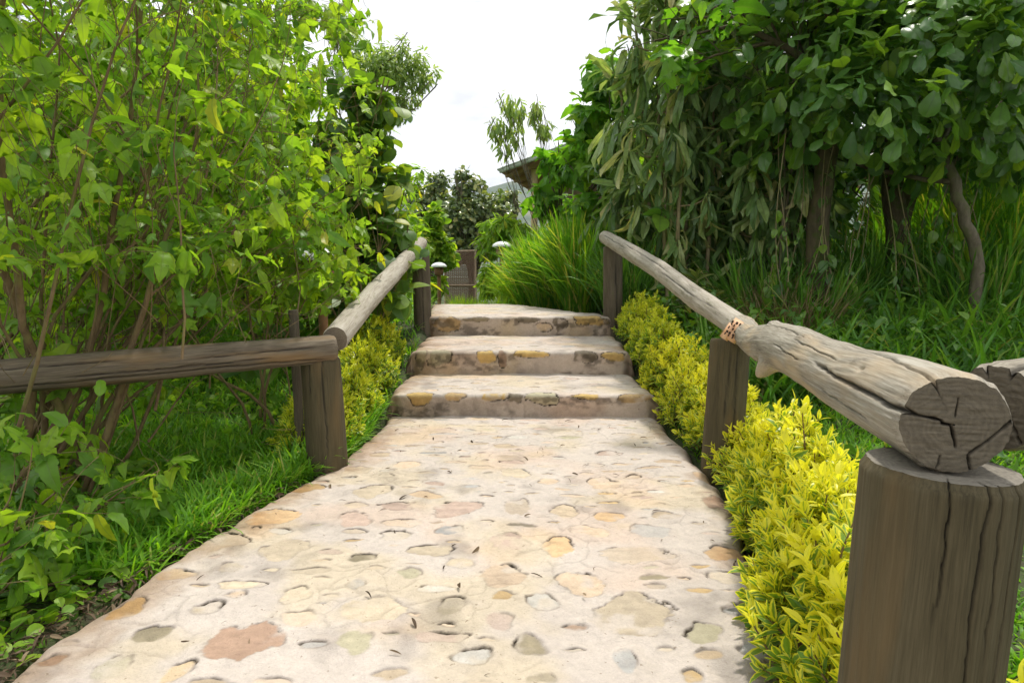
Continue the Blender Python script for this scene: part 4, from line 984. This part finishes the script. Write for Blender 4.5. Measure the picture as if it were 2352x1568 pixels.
for i, (px, Y, rad, n, h, lf, lab) in enumerate([(2150, 7.6, .5, 1500, 1.25, L_TALL, 'long drooping grass behind the forked trunk'), (2290, 7.2, .6, 1800, 1.35, L_TALL, 'long drooping grass left of the right edge, behind the pale trunk'),
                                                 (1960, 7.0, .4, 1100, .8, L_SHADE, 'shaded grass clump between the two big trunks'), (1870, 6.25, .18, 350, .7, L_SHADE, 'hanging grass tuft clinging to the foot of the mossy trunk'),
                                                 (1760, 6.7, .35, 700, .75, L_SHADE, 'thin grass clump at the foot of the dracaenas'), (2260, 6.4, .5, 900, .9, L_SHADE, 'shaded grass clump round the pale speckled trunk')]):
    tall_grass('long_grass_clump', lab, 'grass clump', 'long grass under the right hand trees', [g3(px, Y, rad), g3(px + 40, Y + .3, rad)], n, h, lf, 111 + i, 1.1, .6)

L_STRAW = leaf_mat('straw_blade', [(0, (.16, .10, .045)), (.6, (.30, .21, .10)), (1, (.42, .33, .17))], (1, 1, 1), .25, .6, None)
tall_grass('straw_tuft', 'dead brown straw tangled at the foot of the mossy trunk', 'grass clump', None, [g3(1850, 6.1, .22), g3(1790, 6.2, .2)], 420, .55, L_STRAW, 118, .6, .8)
def vines(label, x, y, n, z0, z1, seed):
    r = np.random.default_rng(seed); o = thing('hanging_vine', (x, y, z1), label, 'vine', 'vines hanging among the right hand trees'); tb = []; tw = []
    for i in range(n):
        a = np.array([x + r.normal(0, .18), y + r.normal(0, .12), z1 + r.uniform(-.2, .2)]); t = np.linspace(0, 1, 9); L = (z1 - z0) * r.uniform(.7, 1.05)
        P = np.stack([a[0] + .10 * np.sin(t * 3 + i) * r.uniform(.3, 1) + r.normal(0, .2) * t, a[1] + .06 * np.cos(t * 4 + i), a[2] - L * t], 1)
        tb.append((P, np.full(9, .0045), 4)); tw.append(P)
    tubes_mesh('stem', tb, B_CANE, o)
    leaf_mesh('leaves', T_LANCE + T_OVATE, twig_leaves(r, tw, 16, .10, .8, .7), L_DARK, o, r); return o
for px, Yv, n, a, b, sd, lab in ((1815, 6.1, 6, .6, 2.2, 161, 'thin leafy vines hanging left of the mossy trunk'), (1980, 6.2, 6, .6, 2.1, 162, 'leafy vines hanging between the mossy and forked trunks'), (2150, 6.3, 7, .7, 2.1, 163, 'leafy vines hanging between the forked and pale trunks')):
    vines(lab, at(px, 600, Yv)[0], Yv, n, a, b, sd)
# plant with whorled narrow leaves beside the upper part of the right rail
def whorl_plant(name, label, x, y, shoots, seed, size, leaf, T):
    r = np.random.default_rng(seed); z = gzz(x, y); o = thing(name, (x, y, z), label, 'plant'); tb = []; pos, dr, nr, sz = [], [], [], []
    for dx, dy, h in shoots:
        P = np.array([[x, y, z - .03], [x + dx * .6, y + dy * .6, z + h * .5], [x + dx, y + dy, z + h]])
        tb.append((P, np.array([.012, .009, .006]), 6))
        for k in range(34):
            t = 1 - .75 * (k / 34) ** 1.3; q = P[1] + (P[2] - P[1]) * (t * 2 - 1) if t > .5 else P[0] + (P[1] - P[0]) * t * 2
            a = k * 2.4 + r.normal(0, .2); out = np.array([math.cos(a), math.sin(a), 0])
            pos.append(q); dr.append(out + np.array([0, 0, .9 - 1.1 * k / 34])); nr.append(np.array([0, 0, 1.]) - out * .2 + r.normal(0, .15, 3)); sz.append(size * (.45 + .55 * min(k / 10, 1)) * r.uniform(.8, 1.2))
    tubes_mesh('stems', tb, B_CANE, o)
    leaf_mesh('leaves', T, dict(pos=np.array(pos), dir=norm(np.array(dr)), nrm=np.array(nr), size=np.array(sz)), leaf, o, r)
L_WH = leaf_mat('whorled_leaf', [(0, (.09, .13, .04)), (.6, (.15, .20, .055)), (1, (.28, .28, .07))], (1.8, 1.8, .7), .32, .36, (.28, .28, .11), .5)
b = at(1600, 690, 6.3)
whorl_plant('whorled_plant', 'plant with whorls of narrow pale leaves behind the sloping right rail', b[0], 6.3, [(0, 0, .62), (.14, -.05, .45), (-.13, .05, .42), (.22, .1, .35), (-.05, -.15, .3)], 121, .22, L_WH, T_LANCE)

# ------------------------------------------------------------------ golden shrubs
def golden(label, group, mounds, n, seed, size=.062, leaf=None):
    """mounds: (x, y, rx, ry, h): leafy shoots crowd a low dome"""
    r = np.random.default_rng(seed); M = np.array(mounds, float); x0, y0 = M[0, :2]
    o = thing('golden_shrub', (x0, y0, gzz(x0, y0)), label, 'shrub', group)
    w = M[:, 2] * M[:, 3]; k = r.choice(len(M), n, p=w / w.sum())
    u = norm(np.stack([r.normal(size=n), r.normal(size=n), np.abs(r.normal(size=n)) * 1.1], 1)); q = r.uniform(.55, 1.06, n) ** .7
    bx = M[k, 0] + u[:, 0] * M[k, 2] * q; by = M[k, 1] + u[:, 1] * M[k, 3] * q; bz = ground_z(M[k, 0], M[k, 1]) + .03 + u[:, 2] * M[k, 4] * q * r.uniform(.85, 1.15, n)
    e = np.minimum(1, 1); tb = []; pos, dr, nr, sz, rn = [], [], [], [], []
    for i in range(n):
        ax = norm(u[i] * [.8, .8, 1] + [0, 0, .75] + r.normal(0, .3, 3)); L = r.uniform(.05, .13)
        p0 = np.array([bx[i], by[i], bz[i]]); p1 = p0 + ax * L
        if (bx[i] < xr(by[i]) - .02) and (bx[i] > xl(by[i]) + .02) and r.random() < .8: continue
        if i % 2 == 0: tb.append((np.array([[M[k[i], 0] + (bx[i] - M[k[i], 0]) * .3, M[k[i], 1] + (by[i] - M[k[i], 1]) * .3, float(ground_z(M[k[i], 0], M[k[i], 1])) + .02], p0, p1]), np.array([.005, .0035, .0018]), 4))
        s1 = norm(np.cross(ax, [.31, .2, .9])); s2 = np.cross(s1, ax); tone = r.random()
        m = int(r.integers(9, 15)); a0 = r.uniform(0, 6.28)
        for j in range(m):
            t = j / m; a = a0 + j * 2.4; out = s1 * math.cos(a) + s2 * math.sin(a)
            pos.append(p0 + (p1 - p0) * t); dr.append(out * (1.05 - .75 * t) + ax * (.35 + .9 * t) + r.normal(0, .12, 3)); nr.append(ax - out * .3 + r.normal(0, .2, 3))
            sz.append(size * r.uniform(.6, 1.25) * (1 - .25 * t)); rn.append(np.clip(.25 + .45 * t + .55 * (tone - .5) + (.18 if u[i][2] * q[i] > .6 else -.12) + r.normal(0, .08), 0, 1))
    tubes_mesh('stems', tb, B_TWIG, o)
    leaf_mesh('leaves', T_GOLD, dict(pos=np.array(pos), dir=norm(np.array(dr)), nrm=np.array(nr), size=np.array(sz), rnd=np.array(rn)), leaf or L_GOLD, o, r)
GOLD_M = [(0, 0), (.07, .06), (.18, .28), (.20, .48), (.13, .75), (.05, .93), (0, 1)]
T_GOLD = [tmpl(GOLD_M, .3, .5), tmpl(GOLD_M, .2, .9), tmpl(GOLD_M, .35, .1)]
GR = 'golden variegated shrubs edging the path'
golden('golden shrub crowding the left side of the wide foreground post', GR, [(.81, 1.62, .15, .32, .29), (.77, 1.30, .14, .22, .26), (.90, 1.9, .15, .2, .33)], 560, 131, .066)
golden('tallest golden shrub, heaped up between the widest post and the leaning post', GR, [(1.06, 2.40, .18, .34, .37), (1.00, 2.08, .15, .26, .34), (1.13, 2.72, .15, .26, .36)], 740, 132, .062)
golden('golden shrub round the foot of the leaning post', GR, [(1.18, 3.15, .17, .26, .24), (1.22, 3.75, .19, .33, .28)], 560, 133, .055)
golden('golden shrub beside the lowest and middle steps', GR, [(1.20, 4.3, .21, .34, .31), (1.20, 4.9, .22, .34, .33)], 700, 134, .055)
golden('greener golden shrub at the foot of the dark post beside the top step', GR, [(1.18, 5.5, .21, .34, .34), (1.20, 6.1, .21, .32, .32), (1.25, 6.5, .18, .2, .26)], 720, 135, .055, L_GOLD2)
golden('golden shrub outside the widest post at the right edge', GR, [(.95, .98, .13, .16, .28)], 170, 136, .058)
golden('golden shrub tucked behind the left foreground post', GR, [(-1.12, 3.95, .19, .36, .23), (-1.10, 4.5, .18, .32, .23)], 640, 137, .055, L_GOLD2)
golden('golden shrub beside the left ends of the steps', GR, [(-1.10, 5.05, .19, .32, .26), (-1.12, 5.6, .18, .3, .28)], 600, 138, .055, L_GOLD2)

# ------------------------------------------------------------------ lawn, undergrowth, litter
def scatter_grass(name, label, regions, leaf, seed, T=T_BLADE, kind='stuff', wid=1.0, cat='grass'):
    r = np.random.default_rng(seed); Ps, Ss = [], []
    for x0, x1, y0, y1, n, h in regions:
        x = r.uniform(x0, x1, n); y = r.uniform(y0, y1, n)
        d = np.maximum(xl(y) - x, x - xr(y)); ok = (d > .035 + .05 * r.random(n))
        cl = fbm(x * 2.2, y * 2.2, seed)
        ok &= r.random(n) < sm(.25, .55, cl) + .25
        x, y, cl = x[ok], y[ok], cl[ok]
        Ps.append(np.stack([x, y, ground_z(x, y) - .01], 1)); Ss.append(h * r.uniform(.45, 1.3, len(x)) * (.6 + .8 * cl))
    P = np.vstack(Ps); S = np.concatenate(Ss); n = len(P); a = r.uniform(0, 6.28, n)
    out = np.stack([np.cos(a), np.sin(a), 0 * a], 1)
    Lm = dict(pos=P, dir=norm(out * r.uniform(.05, .7, n)[:, None] + [0, 0, 1]), nrm=-out + r.normal(0, .3, (n, 3)), size=S, width=wid * r.uniform(.8, 1.5, n) * np.clip(.14 / S, .6, 3) * 2.2)
    o = leaf_mesh(name, T, Lm, leaf, None, r); tag(o, label, cat, None, kind); return o
scatter_grass('lawn_grass', 'short sunlit grass on both lawns beside the path', [(-5.5, -.85, 2.6, 8, 42000, .13), (-2.4, -.85, 2.2, 4.2, 20000, .13), (-1.35, -.9, 2.5, 4.6, 5200, .20), (.95, 5, 1.3, 5.2, 42000, .07), (.7, 1.6, .8, 3.2, 9000, .06), (5, 9, 2, 7, 12000, .12), (-6, -1, 8, 14, 9000, .3), (-1, 2.5, 9.5, 15, 7000, .25)], L_GRASS, 141)
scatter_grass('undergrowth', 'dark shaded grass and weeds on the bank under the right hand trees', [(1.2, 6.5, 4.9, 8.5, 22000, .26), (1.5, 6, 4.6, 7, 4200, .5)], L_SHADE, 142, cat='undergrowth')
def scatter_weeds(name, label, regions, leaf, T, seed, size, cat='undergrowth'):
    r = np.random.default_rng(seed); pos, dr, nr, sz = [], [], [], []
    for x0, x1, y0, y1, n, h in regions:
        x = r.uniform(x0, x1, n); y = r.uniform(y0, y1, n); d = np.maximum(xl(y) - x, x - xr(y))
        ok = (d > .05) & (r.random(n) < sm(.35, .6, fbm(x * 2, y * 2, seed + 1)) + .1); x, y = x[ok], y[ok]; m = len(x)
        a = r.uniform(0, 6.28, m); z = ground_z(x, y) + h * r.random(m) ** 1.6 * (.4 + fbm(x * 1.5, y * 1.5, seed))
        pos.append(np.stack([x, y, z], 1)); dr.append(norm(np.stack([np.cos(a), np.sin(a), r.uniform(-.6, .5, m)], 1))); nr.append(np.array([0, 0, 1]) + r.normal(0, .4, (m, 3))); sz.append(size * r.uniform(.5, 1.4, m))
    o = leaf_mesh(name, T, dict(pos=np.vstack(pos), dir=np.vstack(dr), nrm=np.vstack(nr), size=np.concatenate(sz)), leaf, None, r); tag(o, label, cat, None, 'stuff')
scatter_weeds('undergrowth', 'broad leaved weeds tangled at the foot of the right hand trees', [(1.25, 6.5, 4.8, 8.6, 9000, .55), (1.3, 5, 3.2, 5, 1800, .10)], L_DARK, T_OVATE, 143, .075)
scatter_weeds('ground_cover', 'low leafy ground cover under the shrubs on the left', [(-4, -1.5, 2.2, 6.5, 3600, .16), (-2.6, -1.0, 5.0, 7.5, 1800, .4), (-2.3, -1.2, 1.4, 3.0, 2600, .09)], L_TITH, T_OVATE, 144, .06, 'ground cover')
r = np.random.default_rng(145)
n = 2600; y = r.uniform(1.2, 3.2, n); x = xl(y) - np.abs(r.normal(0, .16, n)) - .0
a = r.uniform(0, 6.28, n)
zz = ground_z(x, y) + r.uniform(.0, .05, n) + .05 * (xl(y) - x < .04); m = 110
y[:m] = r.uniform(1.5, 4.5, m); x[:m] = xl(y[:m]) + (xr(y[:m]) - xl(y[:m])) * r.random(m); zz[:m] = .012
o = leaf_mesh('leaf_litter', T_LANCE + T_OVATE, dict(pos=np.stack([x, y, zz], 1), dir=norm(np.stack([np.cos(a), np.sin(a), r.normal(0, .25, n)], 1)), nrm=np.array([0, 0, 1]) + r.normal(0, .5, (n, 3)), size=r.uniform(.012, .05, n), width=r.uniform(.12, .5, n)), L_DRY, None, r)
tag(o, 'dry brown leaves and twigs along the left edge of the path', 'leaf litter', None, 'stuff')
# ------------------------------------------------------------------ timber cabin
M_SHEET = plain_mat('pale_roof_sheet', (.36, .42, .34), (.55, .60, .50), 8, .5)
M_SOFF = plain_mat('brown_soffit_boards', (.34, .20, .10), (.52, .33, .18), 9, .7)
M_WALL = plain_mat('tan_plaster', (.32, .24, .15), (.42, .32, .2), 5, .85)
M_PCREAM = plain_mat('cream_cabin_post', (.55, .40, .22), (.70, .54, .32), 12, .7)
M_GLASS = plain_mat('dark_window_glass', (.02, .025, .03), (.03, .035, .04), 4, .15, .5, 0)
c0 = at(1148, 396, 14.0); ex = norm(np.array([1, -.2, 0])); ey = norm(np.array([.2, 1, 0])); ez = np.array([0, 0, 1.])
zb = gzz(2.5, 15)
cab = thing('cabin', (c0[0] + 3, 15.5, zb), 'timber cabin with a shallow gabled roof half hidden behind the right hand plants', 'cabin')
W2 = 3.9; rise = 1.28; LEN = 7.5
def cpt(a, b, z): return c0 + ex * a + ey * b + ez * z
mb = MB(); sf = MB(); rf = MB(); fa = MB()
for sgn, a0, a1 in ((1, 0, W2), (-1, 2 * W2, W2)):
    lo, hi = cpt(a0, 0, 0), cpt(a1, 0, rise); slope = norm(hi - lo); nrm_ = norm(np.cross(slope, ey)); nrm_ = nrm_ if nrm_[2] > 0 else -nrm_
    Ls = np.linalg.norm(hi - lo); mid = (lo + hi) / 2 + ey * LEN / 2
    mb.box(mid + nrm_ * .06, (Ls + .06, LEN + .1, .03), [slope, ey, nrm_])
    for i in range(24): mb.box(mid + ey * (-LEN / 2 + (i + .5) * LEN / 24) + nrm_ * .082, (Ls + .06, .05, .022), [slope, ey, nrm_])
    for i in range(26):
        q = lo + slope * (i + .5) * Ls / 26 + ey * LEN / 2
        sf.box(q + nrm_ * (.008 + .004 * (i % 2)), (Ls / 26 - .012, LEN - .06, .02), [slope, ey, nrm_])
    for i in range(9): rf.box((lo + hi) / 2 + ey * (.25 + i * .88) - nrm_ * .055, (Ls - .1, .06, .09), [slope, ey, nrm_])
    fa.box((lo + hi) / 2 - ey * .03 + nrm_ * .02, (Ls, .03, .09), [slope, ey, nrm_])
roof = mb.build('roof', M_SHEET, cab)
sf.build('soffit', M_SOFF, roof); rf.build('rafters', M_SOFF, roof); fa.build('fascia', M_SHEET, roof)
for a_, b_ in ((.62, .5), (2.9, .5), (5.2, .5), (7.2, .5), (.62, 4.0)):
    m = MB(); top = cpt(a_, b_, min(a_, 2 * W2 - a_) * rise / W2 - .1); bot = cpt(a_, b_, 0); bot[2] = gzz(bot[0], bot[1]) - .1
    m.tube([bot, (bot + top) / 2, top], [.075, .07, .068], 12); m.build('post', M_PCREAM, cab, True)
wl = MB(); zlo = zb - .3 - c0[2]
for (a0, b0, a1, b1) in ((.9, 2.0, 6.9, 2.0), (.9, 2.0, .9, 7.0), (6.9, 2.0, 6.9, 7.0)):
    p, q = cpt(a0, b0, 0), cpt(a1, b1, 0); t = norm(q - p); nn = np.cross(t, ez); hh = .22
    c = (p + q) / 2; c[2] = (zb - .3 + c0[2] + hh) / 2
    wl.box(c, (np.linalg.norm(q - p) + .1, .12, c0[2] + hh - zb + .3), [t, nn, ez])
wl.build('wall', M_WALL, cab)
for a_ in (2.2, 4.9):
    c = cpt(a_, 1.90, 0); c[2] = zb + 1.6
    m = MB()
    for dx, dz, sx, sz in ((-.45, 0, .07, 1.1), (.45, 0, .07, 1.1), (0, .52, .83, .07), (0, -.52, .83, .07), (0, 0, .05, .97)): m.box(c + ex * dx + ez * dz, (sx, .06, sz), [ex, ey, ez])
    w = m.build('window', M_SOFF, cab); g = MB(); g.box(c + ey * .012, (.83, .015, .97), [ex, ey, ez]); g.build('pane', M_GLASS, w)

# ------------------------------------------------------------------ white domed garden lamps
M_WHITE = plain_mat('white_enamel', (.66, .67, .68), (.80, .80, .79), 6, .4, .4, .05)
M_RUST = plain_mat('rusty_brown_wood', (.16, .08, .045), (.30, .16, .085), 14, .8)
def dome_lamp(px, py, Yd, wpx, label):
    c = at(px, py, Yd); Rd = wpx * Yd / 1568 / 2; z0 = gzz(c[0], Yd)
    o = thing('domed_lamp', (c[0], Yd, z0), label, 'garden lamp', 'white domed garden lamps')
    n = 40; a = np.linspace(0, pi / 2, 12); prof = [(Rd * math.cos(t), .52 * Rd * math.sin(t) ** 1.1) for t in a]
    prof = [(Rd * .80, .015 * 1), (Rd * .98, -.012), (Rd * 1.0, -.006)] + prof
    prof = np.array(prof); ph = np.linspace(0, 2 * pi, n, endpoint=False)
    V = np.stack([c[0] + prof[:, :1] * np.cos(ph), Yd + prof[:, :1] * np.sin(ph), c[2] + np.repeat(prof[:, 1:], n, 1)], -1).reshape(-1, 3)
    i = np.arange(len(prof) - 1)[:, None] * n; j = np.arange(n)[None]
    F = np.stack([i + j, i + (j + 1) % n, i + n + (j + 1) % n, i + n + j], -1).reshape(-1, 4)
    mesh_obj('shade', V, F, M_WHITE, o)
    m = MB(); m.tube([(c[0], Yd, c[2] + .01), (c[0], Yd, c[2] - .02), (c[0], Yd, c[2] - .10), (c[0], Yd, c[2] - .16), (c[0], Yd, c[2] - .161)], [.004, Rd * .62, Rd * .60, Rd * .52, .004], 20); m.build('lamp_body', M_RUST, o, True)
    m = MB(); m.tube([(c[0], Yd, z0 - .1), (c[0], Yd, (z0 + c[2]) / 2), (c[0], Yd, c[2] - .15)], [.035, .034, .034], 12); m.build('post', M_RUST, o, True)
dome_lamp(738, 594, 4.95, 100, 'white domed lamp with a brown body glimpsed through the left shrubs')
dome_lamp(1008, 612, 12.6, 36, 'white domed lamp beside the woven gate')
dome_lamp(1153, 566, 12.2, 44, 'white domed lamp rising out of the tall grass')

# ------------------------------------------------------------------ woven gate
M_WEAVE = plain_mat('woven_brown_cane', (.15, .10, .065), (.30, .20, .135), 40, .8)
M_FRAME = plain_mat('gate_pole_wood', (.26, .19, .12), (.42, .32, .22), 20, .8)
gl, gr = at(1022, 600, 20), at(1092, 600, 20); gt = at(1050, 578, 20)[2]; gm = at(1050, 655, 20)[2]; gb = gzz(gl[0], 20) - .05
go = thing('woven_gate', ((gl[0] + gr[0]) / 2, 20, gb), 'brown woven cane gate in a pole frame beyond the landing', 'gate')
fr = MB()
for x in (gl[0], gr[0]): fr.tube([(x, 20, gb), (x, 20, (gb + gt) / 2), (x, 20, gt + .03)], [.034, .032, .03], 10)
fr.tube([(gl[0] - .05, 20, gt), (gr[0] + .05, 20, gt + .03)], [.032, .03], 10); fr.tube([(gl[0], 19.98, gm), (gr[0], 19.98, gm)], [.026, .026], 10); fr.tube([(gl[0], 19.98, gb + .1), (gr[0], 19.98, gb + .1)], [.026, .026], 10)
fr.build('frame', M_FRAME, go, True)
for nm, za, zc in (('upper', gm, gt), ('lower', gb + .1, gm)):
    m = MB(); xs = np.linspace(gl[0] + .05, gr[0] - .05, 15)
    for x in xs: m.tube([(x, 20, za), (x, 20, zc)], [.011, .011], 5)
    zz = np.arange(za + .03, zc - .02, .034)
    for i, z in enumerate(zz):
        t = np.linspace(gl[0] + .02, gr[0] - .02, 57)
        P = np.stack([t, 20 + .018 * np.cos((t - xs[0]) / (xs[1] - xs[0]) * pi + pi * (i % 2)), np.full_like(t, z) + rs.normal(0, .002)], 1)
        m.tube(P, np.full(len(t), .0125), 4)
    m.build('woven_panel', M_WEAVE, go, True)

# ------------------------------------------------------------------ sky, sun, camera
SUN_EL, SUN_AZ = R_(66), R_(22)          # azimuth from straight ahead towards the right
w = bpy.data.worlds.new('World'); sc.world = w; w.use_nodes = True
nt = w.node_tree; nt.nodes.clear(); N = NT(nt)
out = N.n('ShaderNodeOutputWorld'); bg = N.n('ShaderNodeBackground', i_Strength=.1); N.l(bg.outputs[0], out.inputs[0])
sky = N.n('ShaderNodeTexSky', sky_type='NISHITA', sun_disc=False, sun_elevation=SUN_EL, sun_rotation=SUN_AZ, altitude=1500, dust_density=2.0)
tc = N.n('ShaderNodeTexCoord').outputs['Generated']
sx = N.n('ShaderNodeSeparateXYZ'); N.l(tc, sx.inputs[0])
dn = N.math('ADD', N.math('MAXIMUM', sx.outputs[2], 0.0), .14)
cv = N.n('ShaderNodeCombineXYZ')
N.l(N.math('DIVIDE', sx.outputs[0], dn), cv.inputs[0]); N.l(N.math('DIVIDE', sx.outputs[1], dn), cv.inputs[1])
big = N.noise(cv.outputs[0], 1.1, 6, .55); fine = N.noise(cv.outputs[0], 3.0, 6, .55)
shade = N.ramp(N.math('ADD', N.math('MULTIPLY', big, .65), N.math('MULTIPLY', fine, .35)), [(.38, (6.3, 6.4, 6.8)), (.56, (9.6, 9.7, 9.8))])
cov = N.ramp(N.noise(cv.outputs[0], .8, 6, .6), [(.25, (0, 0, 0)), (.42, (1, 1, 1))])
N.l(N.mix(cov, sky.outputs[0], shade), bg.inputs['Color'])
# pale air between here and the hillside
hz = MB(); hz.box((0, 1600, 120), (5400, 4000, 420)); hm, hnt, hout = new_mat('pale_air')
pv = hnt.nodes.new('ShaderNodeVolumePrincipled'); pv.inputs['Density'].default_value = .00018; pv.inputs['Color'].default_value = (.82, .90, 1, 1); pv.inputs['Anisotropy'].default_value = .2
hnt.links.new(pv.outputs[0], hout.inputs['Volume'])
tag(hz.build('haze', hm), 'thin pale haze in front of the far hillside', 'haze', None, 'stuff')
sun = bpy.data.lights.new('sun', 'SUN'); sun.energy = 2.6; sun.angle = R_(3.5); sun.color = (1, .955, .88)
so = bpy.data.objects.new('sun', sun); COL.objects.link(so)
from mathutils import Vector
sd = Vector((math.sin(SUN_AZ) * math.cos(SUN_EL), math.cos(SUN_AZ) * math.cos(SUN_EL), math.sin(SUN_EL)))
so.rotation_euler = sd.to_track_quat('Z', 'Y').to_euler()
cam = bpy.data.cameras.new('camera'); cam.sensor_width = 36; cam.lens = 24; cam.clip_end = 8000; cam.clip_start = .05
co = bpy.data.objects.new('camera', cam); COL.objects.link(co)
co.location = (0, 0, EYE); co.rotation_euler = (pi / 2 - PITCH, 0, 0)
sc.camera = co
sc.view_settings.view_transform = 'Standard'; sc.view_settings.look = 'None'; sc.view_settings.gamma = 1; sc.view_settings.exposure = .60
sc.cycles.max_bounces = 8; sc.cycles.transmission_bounces = 6; sc.cycles.diffuse_bounces = 4; sc.cycles.use_denoising = True
sc.cycles.sample_clamp_indirect = 6
